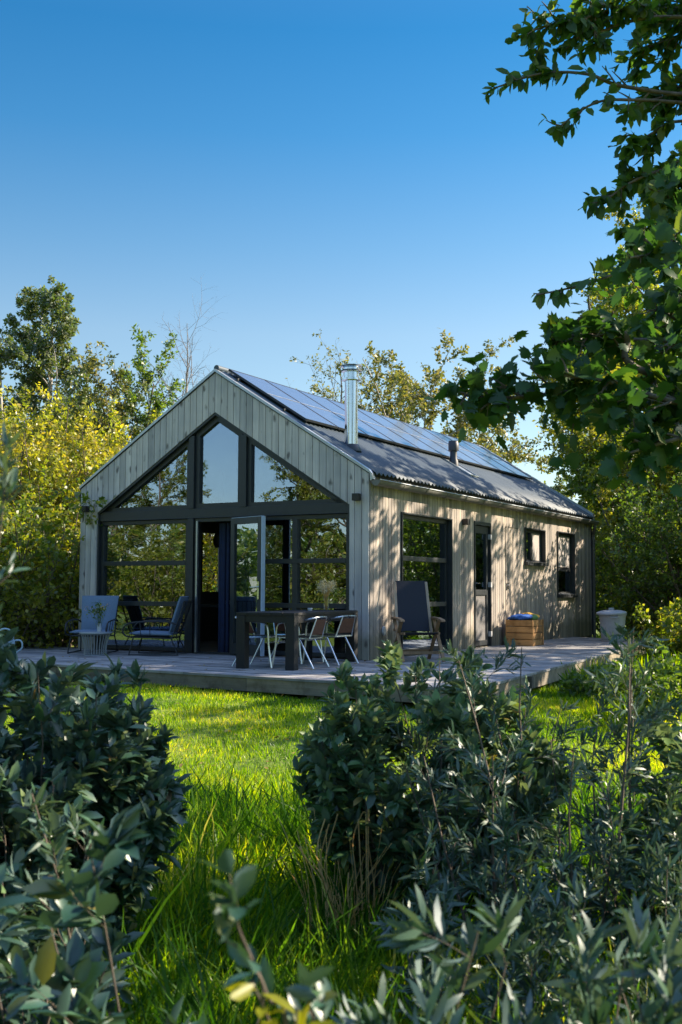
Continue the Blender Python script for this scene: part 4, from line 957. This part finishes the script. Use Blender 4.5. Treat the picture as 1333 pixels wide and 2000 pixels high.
# behind the cabin
tree('bare_tree', 'slender leafless tree rising behind the left roof slope', (XL(392, 33), 33), 9.9, 61, None, n1=17, l1=.38, ang=36, up1=.09, n2=7, l2=.36, n3=5, l3=.5, env=lambda t: 1.15 - .65 * t, leafy=False, t0=.3, bark=M_barkgrey, r0=.11, wig=.04, tip0=.05, rads=(.62, .65, .7))
tree('bare_tree', 'second leafless tree leaning left beside the slender one behind the roof', (XL(345, 32), 32), 8.2, 62, None, n1=13, l1=.38, ang=38, up1=.07, n2=6, l2=.36, n3=4, l3=.5, env=lambda t: 1.1 - .6 * t, leafy=False, t0=.3, bark=M_barkgrey, r0=.09, wig=.06, lean=(-.1, 0), tip0=.05, rads=(.62, .65, .7))
tree('willow_tree', 'sparse leaved tree seen left of the steel chimney above the ridge', (XL(665, 36), 36), 10.1, 63, LM_olive, L=.11, W=.05, spacing=.12, n1=24, l1=.36, ang=46, up1=.08, n2=6, l2=.38, n3=4, l3=.5, wig=.09, t0=.3, r0=.1)
tree('alder_tree', 'open crowned olive green tree with bare limbs showing, above the ridge right of the chimney', (XL(812, 36), 36), 8.9, 64, LM_olive, L=.13, W=.08, spacing=.027, n1=22, l1=.56, ang=66, up1=.05, n2=10, l2=.32, n3=5, l3=.4, wig=.08, t0=.42, r0=.2, lean=(.12, 0), env=crown_env(.55, .55), bark=M_barkpale, spread=.05)
# right of the cabin
for i, a in enumerate([
    (1245, 29, 11.3, LM_right, .30, 'tall yellow green tree rising at the right above the far end of the roof', crown_env(.5, .5)),
    (1325, 31, 12.2, LM_right, .30, 'tallest tree, closing the right picture edge behind the elm twigs', crown_env(.6, .5)),
    (1240, 31, 8.8, LM_right, .30, 'rounded yellow green tree left of the tall ones at the right edge', crown_env(.6, .5)),
    (1205, 29, 6.6, LM_green, .32, 'mid green tree whose crown begins just right of the far roof corner', crown_env(.6, .4)),
    (1330, 27, 9.2, LM_right, .34, 'broad tree filling the right picture edge behind the maple branches', crown_env(.5, .4)),
    (1085, 34, 4.7, LM_birch, .30, 'small feathery tree just beyond the far roof corner', crown_env(.6, .5)),
    (1300, 26.5, 6.0, LM_right, .36, 'dark bushy tree behind the light grey bin', crown_env(.6, .3))]):
    px, Y, H, mt, l1, lab, env = a
    tree('hedgerow_tree', lab, (XL(px, Y), Y), H, 71 + i, mt, L=.10, W=.065, spacing=.019, n1=27, l1=l1, n2=8, l2=.42, n3=5, env=env, t0=.08, up1=.03, group='trees right of the cabin')
for i, (px, Y, H, lab) in enumerate([(1215, 29, 3.6, 'bright green bush between the cabin corner and the bin'), (1290, 25.5, 3.4, 'shaded bush just right of the bin'), (1385, 22.5, 3.6, 'shaded bush at the right picture edge level with the bin'), (1345, 19.5, 1.2, 'low nettle like bush beside the far end of the deck'), (1380, 24, 4.4, 'tall shaded bush on the right picture edge under the broad tree')]):
    bush('hedge_shrub', lab, (XL(px, Y), Y), H, 81 + i, LM_right if i % 2 else LM_green, L=.085, W=.055, spacing=.028, n0=18, ang=40, n2=10, l2=.36, n3=5, br=.3, r=.009, group='shrubs right of the deck')
# trees to the right outside the picture, they shade the garden
tree('hedgerow_tree', 'tree standing beside the deck outside the right picture edge', (9.3, 20.4), 9.8, 91, LM_right, L=.12, W=.08, spacing=.019, n1=22, l1=.30, n2=7, n3=4, env=crown_env(.5, .5), t0=.3, group='trees right of the cabin')
tree('hedgerow_tree', 'slim tree beside the deck outside the right picture edge, lower branches bare', (7.9, 17.9), 7.4, 93, LM_right, L=.12, W=.08, spacing=.032, n1=18, l1=.27, n2=7, n3=4, env=crown_env(.5, .55), t0=.45, group='trees right of the cabin')
tree('hedgerow_tree', 'loose crowned tree by the far end of the deck outside the right picture edge', (10.4, 23.4), 7.8, 95, LM_right, L=.11, W=.075, spacing=.05, n1=18, l1=.30, n2=7, n3=4, env=crown_env(.6, .5), t0=.2, group='trees right of the cabin')
tree('hedgerow_tree', 'small light crowned tree beside the lawn outside the right picture edge', (6.9, 12.9), 5.3, 94, LM_right, L=.10, W=.07, spacing=.03, n1=16, l1=.30, n2=7, n3=3, env=crown_env(.5, .55), t0=.5, group='trees right of the cabin')
tree('hedgerow_tree', 'tree standing beside the lawn outside the right picture edge', (8.0, 15.8), 7.8, 92, LM_right, L=.12, W=.08, spacing=.016, n1=28, l1=.34, n2=7, n3=4, env=crown_env(.6, .5), t0=.25, group='trees right of the cabin')

# ------------------------------------------------------------------ near maple, its boughs hang into view from the right
def maple():
    bx, by = 3.35, 5.3; z0 = float(gz(bx, by)); e = empty('maple_tree', (bx, by, z0), 0, 'near maple whose dark lobed leaves hang in from the right in front of the roof', 'tree'); P = Plant(5); o = Vector((bx, by, z0))
    P.limb((0, 0, 0), (0, 0, 1), 5.6, .11, 0, [dict(segs=8, wig=.04, up=.1, t0=.3, tip=.3), dict(n=11, len=.36, ang=58, up=.03, wig=.1, rad=.4, segs=4, t0=.3, tip=.4), dict(n=6, len=.4, ang=50, up=.0, wig=.12, rad=.5, segs=3, leaf=True), dict(n=3, len=.5, ang=48, up=0, wig=.15, rad=.6, segs=2, leaf=True)])
    S = [dict(segs=4, wig=.14, up=.0, t0=.3, leaf=True, tip=.4), dict(n=3, len=.5, ang=50, up=-.02, wig=.14, rad=.6, segs=2, leaf=True)]
    B = [([(1700, 560, 5.2), (1500, 690, 5.1), (1300, 735, 5.0), (1120, 760, 4.95), (980, 775, 4.9), (905, 770, 4.85)], 24, .27),
         ([(1600, 600, 5.3), (1400, 650, 5.15), (1250, 660, 5.1), (1150, 650, 5.0), (1100, 665, 5.0)], 14, .20),
         ([(1500, 780, 4.9), (1380, 790, 4.8), (1280, 770, 4.75), (1180, 740, 4.7), (1100, 730, 4.7)], 15, .24),
         ([(1650, 500, 4.7), (1450, 520, 4.5), (1330, 480, 4.4), (1240, 500, 4.4)], 12, .24),
         ([(1600, 800, 4.8), (1450, 830, 4.6), (1330, 850, 4.5), (1230, 880, 4.5)], 12, .2),
         ([(1300, 735, 5.0), (1220, 650, 5.0), (1150, 610, 5.0), (1108, 640, 5.0)], 7, .14)]
    B += [([(1700, 680, 5.4), (1450, 700, 5.3), (1350, 640, 5.3), (1290, 600, 5.3)], 16, .3), ([(1700, 900, 5.2), (1450, 880, 5.0), (1340, 800, 4.9), (1260, 820, 4.9)], 14, .26), ([(1700, 420, 5.2), (1450, 400, 5.0), (1350, 330, 5.0), (1290, 380, 5.0)], 12, .26)]
    for pts, n, ln in B:
        q = [W3(*p) - o for p in pts]; q0 = Vector((0.0, 0, q[0].z - .25)); P.bough([q0] + q, .022, S, n, ln, ang=58, flat=.8, t0=.3)
    P.wood('trunk', M_bark, e, 6); P.leaves('crown', LM_maple, e, .030, .070, .078, T_MAPLE, up=.4, fwd=.5, droop=.65, spread=.045, lv=.35)
maple()
def elm():
    bx, by = 4.4, 7.4; z0 = float(gz(bx, by)); e = empty('elm_tree', (bx, by, z0), 0, 'near elm with long drooping twigs of small dark leaves against the sky at top right', 'tree'); P = Plant(6); o = Vector((bx, by, z0))
    P.limb((0, 0, 0), (-.02, 0, 1), 8.2, .14, 0, [dict(segs=9, wig=.04, up=.1, t0=.3, tip=.25), dict(n=15, len=.28, ang=62, up=.03, wig=.1, rad=.4, segs=5, t0=.3, tip=.3), dict(n=9, len=.4, ang=50, up=.0, wig=.12, rad=.5, segs=3, leaf=True), dict(n=5, len=.5, ang=48, up=0, wig=.15, rad=.6, segs=2, leaf=True)])
    S = [dict(segs=4, wig=.1, up=-.02, t0=.3, leaf=True, tip=.4), dict(n=3, len=.45, ang=45, up=-.03, wig=.12, rad=.6, segs=2, leaf=True)]
    S0 = [dict(segs=2, wig=.1, up=-.02, leaf=True)]
    def b(pts, n, ln, spec=S, t0=.35): q = [W3(*p) - o for p in pts]; P.bough([Vector((0, 0, q[0].z - .4))] + q, .02, spec, n, ln, ang=48, flat=.8, t0=t0)
    b([(1650, -40, 7.2), (1400, 20, 6.9), (1250, 30, 6.7), (1150, 60, 6.6), (1080, 45, 6.5), (1035, 55, 6.5)], 17, .32, t0=.25)
    b([(1650, 60, 7.2), (1400, 170, 6.9), (1220, 165, 6.6), (1140, 140, 6.5), (1050, 140, 6.5), (957, 170, 6.5)], 10, .16, S0, .4)
    b([(1600, 120, 7.0), (1400, 190, 6.8), (1250, 190, 6.6), (1160, 195, 6.5), (1085, 245, 6.5)], 12, .2, S0, .4)
    b([(1650, -200, 7.0), (1400, -60, 6.7), (1250, -20, 6.5), (1165, 10, 6.5), (1140, 60, 6.5)], 18, .34)
    b([(1650, 200, 7.2), (1450, 270, 6.9), (1330, 230, 6.7), (1260, 260, 6.6), (1235, 270, 6.6)], 13, .28)
    b([(1650, 250, 7.2), (1450, 330, 6.9), (1330, 320, 6.7), (1240, 345, 6.6), (1182, 385, 6.6)], 15, .24)
    b([(1600, 350, 7.0), (1400, 430, 6.9), (1260, 500, 6.8), (1160, 545, 6.7), (1045, 573, 6.6)], 12, .12, S0, .5)
    b([(1700, 380, 7.4), (1500, 430, 7.2), (1350, 420, 7.0), (1270, 440, 6.9), (1240, 480, 6.9)], 16, .3)
    b([(1700, 480, 7.4), (1500, 560, 7.2), (1380, 570, 7.0), (1300, 600, 6.9)], 14, .3)
    for (px, py, yy, n_, l_) in ((1240, 90, 7.0, 20, .4), (1270, 330, 7.2, 20, .36), (1250, 640, 7.4, 18, .36), (1290, 180, 7.0, 20, .36), (1290, 500, 7.4, 20, .4), (1230, 200, 6.9, 14, .3), (1300, 740, 7.4, 18, .4), (1310, 20, 7.0, 20, .4)):
        b([(1750, py - 40, yy + .2), (1500, py - 60, yy), (1380, py - 40, yy), (px, py, yy)], n_, l_, t0=.3)
    P.wood('trunk', M_bark, e, 5); P.leaves('crown', LM_elm, e, .020, .085, .05, T_FOLD, up=.3, fwd=.5, droop=.75, spread=.008, lv=.35)
elm()

# ------------------------------------------------------------------ shrubs in the foreground
EL = dict(tpl=T_FOLD, lwu=.74, fwd=.7, droop=-.25, cat='shrub')
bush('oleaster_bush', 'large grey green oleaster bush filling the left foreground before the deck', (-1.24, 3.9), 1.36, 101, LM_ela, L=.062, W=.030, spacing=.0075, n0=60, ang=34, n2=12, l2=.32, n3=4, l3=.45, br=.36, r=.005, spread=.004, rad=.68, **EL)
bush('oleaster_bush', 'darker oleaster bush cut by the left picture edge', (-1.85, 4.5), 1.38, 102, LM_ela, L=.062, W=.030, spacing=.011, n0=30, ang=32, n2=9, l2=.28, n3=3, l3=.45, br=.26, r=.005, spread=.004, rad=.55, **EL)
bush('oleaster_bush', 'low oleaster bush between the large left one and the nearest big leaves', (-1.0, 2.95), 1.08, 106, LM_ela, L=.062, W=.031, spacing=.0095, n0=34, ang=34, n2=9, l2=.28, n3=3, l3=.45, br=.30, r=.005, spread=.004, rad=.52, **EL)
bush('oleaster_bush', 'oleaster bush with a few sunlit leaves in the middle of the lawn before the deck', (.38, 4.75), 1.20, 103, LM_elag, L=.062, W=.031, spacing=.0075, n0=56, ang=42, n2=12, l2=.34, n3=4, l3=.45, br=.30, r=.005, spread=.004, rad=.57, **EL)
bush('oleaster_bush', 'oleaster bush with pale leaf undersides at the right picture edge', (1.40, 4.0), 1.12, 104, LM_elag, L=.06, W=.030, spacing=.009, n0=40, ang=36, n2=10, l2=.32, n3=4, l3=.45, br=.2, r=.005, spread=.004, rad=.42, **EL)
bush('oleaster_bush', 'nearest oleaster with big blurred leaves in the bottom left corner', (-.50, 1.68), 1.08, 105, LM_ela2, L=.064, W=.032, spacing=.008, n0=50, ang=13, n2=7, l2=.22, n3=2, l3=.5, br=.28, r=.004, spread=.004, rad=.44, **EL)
BU = dict(tpl=T_NARROW, lwu=.4, fwd=1.1, droop=-.1, cat='shrub')
bush('buckthorn_bush', 'tall airy sea buckthorn with narrow leaves in front of the right part of the deck', (.76, 4.1), 1.55, 111, LM_buck, L=.055, W=.0088, spacing=.009, n0=26, ang=24, n2=8, l2=.24, n3=3, l3=.5, br=.26, r=.005, spread=.002, rad=.52, **BU)
bush('buckthorn_bush', 'sea buckthorn hiding the front right corner of the deck', (.58, 4.75), 1.22, 118, LM_buck, L=.055, W=.0088, spacing=.010, n0=20, ang=26, n2=8, l2=.26, n3=3, l3=.5, br=.22, r=.005, spread=.002, rad=.46, **BU)
bush('buckthorn_bush', 'sea buckthorn leaning right beside the oleaster at the right edge', (1.12, 3.9), 1.0, 112, LM_buck, L=.055, W=.0088, spacing=.008, n0=16, ang=30, n2=8, l2=.26, n3=3, l3=.5, br=.14, r=.005, spread=.002, rad=.32, **BU)
for i, (x, y, H, rd, lab) in enumerate([(.46, 3.4, .74, .33, 'low dark sea buckthorn beside the dry grass stalks'), (.80, 3.1, .84, .34, 'low dark sea buckthorn in the middle of the right foreground'), (1.14, 3.2, .90, .34, 'low dark sea buckthorn near the right picture edge'), (.20, 1.66, .98, .24, 'near blurred sea buckthorn at the bottom just right of the centre'), (.49, 1.72, 1.0, .28, 'nearest sea buckthorn in the bottom right corner')]):
    near = y < 2
    bush('buckthorn_bush', lab, (x, y), H, 113 + i, LM_buck, L=.062 if not near else .060, W=.010 if not near else .0125, spacing=.0075 if not near else .007, n0=26 if not near else 24, ang=36 if not near else 13, n2=9 if not near else 7, l2=.28 if not near else .2, n3=3 if not near else 2, l3=.5, br=.18 if not near else .14, r=.005, spread=.002, rad=rd, **BU)
bush('buckthorn_bush', 'dark sea buckthorn stems rising through the left foreground bush', (-.68, 2.45), 1.15, 121, LM_buck, L=.055, W=.009, spacing=.012, n0=5, ang=14, n2=7, l2=.22, n3=2, l3=.5, br=.1, r=.005, spread=.002, rad=.2, **BU)
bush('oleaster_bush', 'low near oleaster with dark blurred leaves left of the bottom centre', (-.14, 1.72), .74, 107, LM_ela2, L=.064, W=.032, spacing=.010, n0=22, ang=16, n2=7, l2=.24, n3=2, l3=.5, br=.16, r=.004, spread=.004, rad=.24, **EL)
def shoots(nm, lab, base, paths, mat, L, W, sp, tpl, seed, n, ln, cat='shrub', yel=0, **kw):
    z = float(gz(*base)); o = Vector((*base, z)); e = empty(nm, o, 0, lab, cat); P = Plant(seed)
    for p in paths: P.bough([Vector((0, 0, 0))] + [W3(*q) - o for q in p], .004, [dict(segs=3, wig=.08, up=.02, leaf=True, tip=.4)], n, ln, ang=35, flat=1, t0=.35)
    P.wood('stems', M_twig, e, 6); P.leaves('foliage', mat, e, sp, L, W, tpl, spread=.002, **kw); return e
shoots('sea_buckthorn', 'blurred upright sea buckthorn shoot at the left picture edge beside the yellow trees', (-.60, 1.75), [[(-30, 1500, 1.7), (-25, 1250, 1.7), (5, 1000, 1.7), (8, 890, 1.7)], [(-60, 1400, 1.7), (-50, 1150, 1.7), (-20, 960, 1.7)]], LM_buck, .045, .007, .005, T_NARROW, 131, 6, .045, up=.4, fwd=1.1, droop=-.1)
shoots('oleaster_shoot', 'single near oleaster shoot with dark leaves at the bottom centre', (-.06, 1.45), [[(575, 2120, 1.3), (530, 1950, 1.28), (478, 1830, 1.26), (455, 1760, 1.25)], [(640, 2150, 1.3), (622, 2020, 1.3), (618, 1940, 1.3)]], LM_ela2, .042, .020, .013, T_FOLD, 132, 5, .07, up=.5, fwd=.6, droop=-.1)
shoots('yellow_leaf_twig', 'near twig with a few yellowing leaves at the bottom edge of the picture', (-.04, 1.35), [[(560, 2150, 1.25), (545, 2030, 1.24), (500, 1920, 1.22)], [(600, 2150, 1.22), (585, 2060, 1.22), (590, 1970, 1.22)]], LM_yel, .046, .02, .024, T_FOLD, 133, 2, .035, up=.2, fwd=.5, droop=.1)

for i, (px, Y, H, lab) in enumerate([(1150, 13.2, .42, 'low green weed clump at the foot of the deck right of the front corner'), (1235, 12.4, .60, 'leafy weed clump in the lit grass right of the deck'), (1325, 11.0, .85, 'tall leafy weed clump at the right picture edge below the far deck corner')]):
    bush('weed_clump', lab, (XL(px, Y), Y), H, 141 + i, LM_green, L=.085, W=.04, spacing=.02, n0=16, ang=36, n2=7, l2=.34, n3=3, l3=.5, br=.2, r=.006, tpl=T_FOLD, cat='weeds', group='weeds right of the deck')
# ------------------------------------------------------------------ grass
T_BLADE = (np.array([(0, .5, 0), (0, -.5, 0), (.4, -.42, -.02), (.4, .42, -.02), (.75, -.3, -.13), (.75, .3, -.13), (1, 0, -.30)]), [(0, 1, 2, 3), (3, 2, 4, 5), (5, 4, 6)])
def grass(nm, n, xr, yr, hfun, wd, seed, mat, dens=None, vp=1.0, tilt=.35):
    g = np.random.default_rng(seed); x = g.uniform(*xr, n); y = g.uniform(*yr, n)
    k = (np.abs(x) < .36 * y + 1.3)
    lx = cT * (x - HX) + sT * (y - HY); ly = -sT * (x - HX) + cT * (y - HY)          # keep off the deck
    k &= ~((ly > -3.37 + (8.28 - lx) * .0734 - .0) & (lx < 8.28 - .1 * (ly + 3.3)) & (ly < 9.3))
    if dens is not None: k &= g.random(n) < dens(x, y)
    x, y = x[k], y[k]; n = len(x); h = hfun(x, y) * g.uniform(.5, 1.25, n)
    P = np.stack([x, y, gz(x, y) - .01], 1); D = g.normal(0, tilt, (n, 3)); D[:, 2] = 1; D[:, 0] += .12 * np.sin(x * 3 + y * 2); D[:, 1] += .12 * np.sin(y * 2.3 - x)
    Nn = g.normal(0, 1, (n, 3)); Nn[:, 2] = .1; ptc = np.sin(x * 2.3 + 1.2 * np.sin(y * 1.9)) * np.sin(y * 2.1 + 1.4 * np.sin(x * 1.3 + 2)); v = np.clip(g.random(n) ** vp * .8 + .30 * ss(.15, .8, ptc) - .30 * ss(.1, .8, -ptc), 0, 1)
    me = leaf_mesh(nm, P, D, Nn, h, wd * g.uniform(.6, 1.3, n) * (.6 + h * 2.5), T_BLADE, v); me.materials.append(mat)
    o = bpy.data.objects.new(nm, me); col.objects.link(o); return o
clump = lambda x, y: .55 + .45 * np.sin(x * 5.1 + np.sin(y * 3.3) * 2) * np.sin(y * 4.3 + np.sin(x * 2.1) * 2)
grass('mown_grass', 260000, (-6, 7.5), (6.8, 16.5), lambda x, y: .045 + .03 * clump(x, y) + .08 * ss(8.6, 7.0, y) + .16 * ss(2.2, 3.2, x), .010, 201, LM_grass)['kind'] = 'stuff'
grass('long_grass', 170000, (-2.8, 3.0), (2.6, 7.4), lambda x, y: .12 + .16 * clump(x, y), .0085, 202, LM_grass, dens=lambda x, y: .35 + .65 * clump(x, y), tilt=.55)['kind'] = 'stuff'
grass('rough_grass', 60000, (3.0, 12), (10, 30), lambda x, y: .22 + .2 * clump(x, y), .02, 203, LM_grass, tilt=.45)['kind'] = 'stuff'
grass('rough_grass', 40000, (-13, -4.5), (14.5, 26), lambda x, y: .12 + .14 * clump(x, y), .016, 204, LM_grass, tilt=.45)['kind'] = 'stuff'
def fallen():
    g = np.random.default_rng(77); n = 900; x = g.uniform(-5, 7, n); y = g.uniform(5, 16, n); lx = cT * (x - HX) + sT * (y - HY); ly = -sT * (x - HX) + cT * (y - HY)
    on = (ly > -3.2 + (8.28 - lx) * .0734) & (lx < 8.1 - .1 * (ly + 3.3)) & (lx > -2); inside = (lx > -.05) & (lx < W_ + .05) & (ly > -.05)
    k = ~inside & (~on | (g.random(n) < .5)) & ((ly < -3.4 + (8.28 - lx) * .0734) | on); x, y, on = x[k], y[k], on[k]; n = len(x)
    P = np.stack([x, y, np.where(on, .004, gz(x, y) + .05)], 1); D = g.normal(0, 1, (n, 3)); D[:, 2] *= .15; Nn = g.normal(0, .25, (n, 3)); Nn[:, 2] = 1; L = g.uniform(.03, .06, n)
    me = leaf_mesh('fallen_leaves', P, D, Nn, L, L * .6, T_FOLD, g.random(n)); me.materials.append(LM_fall); o = bpy.data.objects.new('fallen_leaves', me); col.objects.link(o); tag(o, kind='stuff')
LM_fall = leafmat('fallen leaves', [(0, (.12, .07, .03)), (.6, (.28, .18, .05)), (1, (.40, .32, .08))], trans=.25)
fallen()
grass('wild_grass', 26000, (-1.6, 2.2), (2.6, 6.6), lambda x, y: .26 + .24 * clump(x, y), .006, 205, LM_wild, dens=lambda x, y: clump(x * 1.7, y * 1.5) ** 2, tilt=.6)['kind'] = 'stuff'
def stalks(lab, bx, by, paths, seed):
    z = float(gz(bx, by)); o = Vector((bx, by, z)); e = empty('dry_grass_tuft', o, 0, lab, 'grass tuft'); mb = MB(); r = random.Random(seed)
    for p in paths:
        q = [W3(*a) - o for a in p]; mb.tube(arc([Vector((q[0].x * .6, q[0].y * .6, 0))] + q, 4), [.0024] * (len(q) * 4 - 3) + [.0016, .0012, .0009, .0006][:4] if False else .0026, 5)
    for k in range(34):
        a = r.uniform(0, 6.28); h = r.uniform(.15, .55); t = r.uniform(.1, .5); mb.tube([(0.06 * math.cos(a), .06 * math.sin(a), 0), (.06 * math.cos(a) + t * .4 * h * math.cos(a), .06 * math.sin(a) + t * .4 * h * math.sin(a), h * .6), (.06 * math.cos(a) + t * h * math.cos(a), .06 * math.sin(a) + t * h * math.sin(a), h * .95)], .0016, 4)
    mb.build('stalks', LM_dry, e)
Y = 4.35
stalks('tuft of tall bleached grass stalks bending over, beside the dark bush at the centre', .08, Y, [[(712, 1850, Y), (700, 1700, Y), (695, 1640, Y), (712, 1590, Y), (720, 1588, Y)], [(722, 1850, Y), (722, 1700, Y), (720, 1590, Y)], [(730, 1840, Y), (726, 1740, Y), (724, 1560, Y)], [(690, 1830, Y), (686, 1740, Y), (687, 1705, Y)], [(718, 1850, Y), (712, 1720, Y), (705, 1600, Y)], [(735, 1830, Y), (738, 1740, Y), (725, 1650, Y)]], 3)
stalks('shorter tuft of straw coloured grass stalks left of the tall bleached ones', -.04, Y, [[(650, 1800, Y), (640, 1720, Y), (618, 1690, Y)], [(652, 1760, Y), (628, 1690, Y), (626, 1650, Y), (640, 1600, Y)], [(645, 1750, Y), (630, 1690, Y), (648, 1610, Y)], [(655, 1760, Y), (640, 1690, Y), (665, 1590, Y)], [(640, 1740, Y), (612, 1690, Y), (590, 1655, Y)]], 4)

# ------------------------------------------------------------------ what the window glass mirrors: trees across the garden, left of and behind the viewpoint
MIRS = []
def copies_of(src, label, group, spots):
    for (x, y, s_, a) in spots:
        c = copy_tree(src); c.location = (x, y, float(gz(x, y)) - .05); c.rotation_euler = (0, 0, a); c.scale = (s_, s_, s_); tag(c, label, src['category'], group)
src1 = None and bpy.data.objects['hedgerow_tree.004'] if 'hedgerow_tree.004' in bpy.data.objects else bpy.data.objects['hedgerow_tree']
copies_of(bpy.data.objects['hedgerow_tree.001'], 'green tree across the garden mirrored in the gable windows', 'trees mirrored in the windows', [(-23, 11, .74, 1), (-21, 10.2, .55, 2), (-20.5, 8.4, .34, 3), (-18.4, 6.0, .70, 3), (-17, 4.6, .84, 1.5), (-15.3, 3.2, 1.0, 4), (-17, -6, .85, 5), (-12, -9, .95, .5), (-21, 15, .7, 2.2), (-23, 0, 1.0, 2)])
copies_of(bpy.data.objects['hedge_shrub'], 'green bush across the garden mirrored in the ground floor windows', 'bushes mirrored in the windows', [(-14.5, 12.5, 1.1, 1), (-15.5, 9.5, .9, 2), (-16.5, 7, 1.2, 3), (-15, 4, 1.0, 4), (-14, 1, 1.2, 5), (-19, 13, 1.3, 0), (-12, -3, 1.2, 0), (-18.5, 9.6, 1.3, 2.5)])
def woodland():
    g = np.random.default_rng(5); n = 90000; a = g.uniform(0, 2 * math.pi, n); r = 52 + 9 * g.random(n); hm = 4.2 + 1.6 * np.sin(a * 9) + 1.1 * np.sin(a * 23 + 1) + .7 * np.sin(a * 51)
    P = np.stack([r * np.sin(a), 8 + r * np.cos(a), hm * g.random(n) ** .8 - .3], 1); D = g.normal(0, 1, (n, 3)); Nn = g.normal(0, 1, (n, 3)); L = g.uniform(.3, .6, n)
    me = leaf_mesh('woodland', P, D, Nn, L, L * .7, T_DIAMOND, g.random(n)); me.materials.append(LM_green); o = bpy.data.objects.new('woodland', me); col.objects.link(o); tag(o, kind='stuff')
woodland()
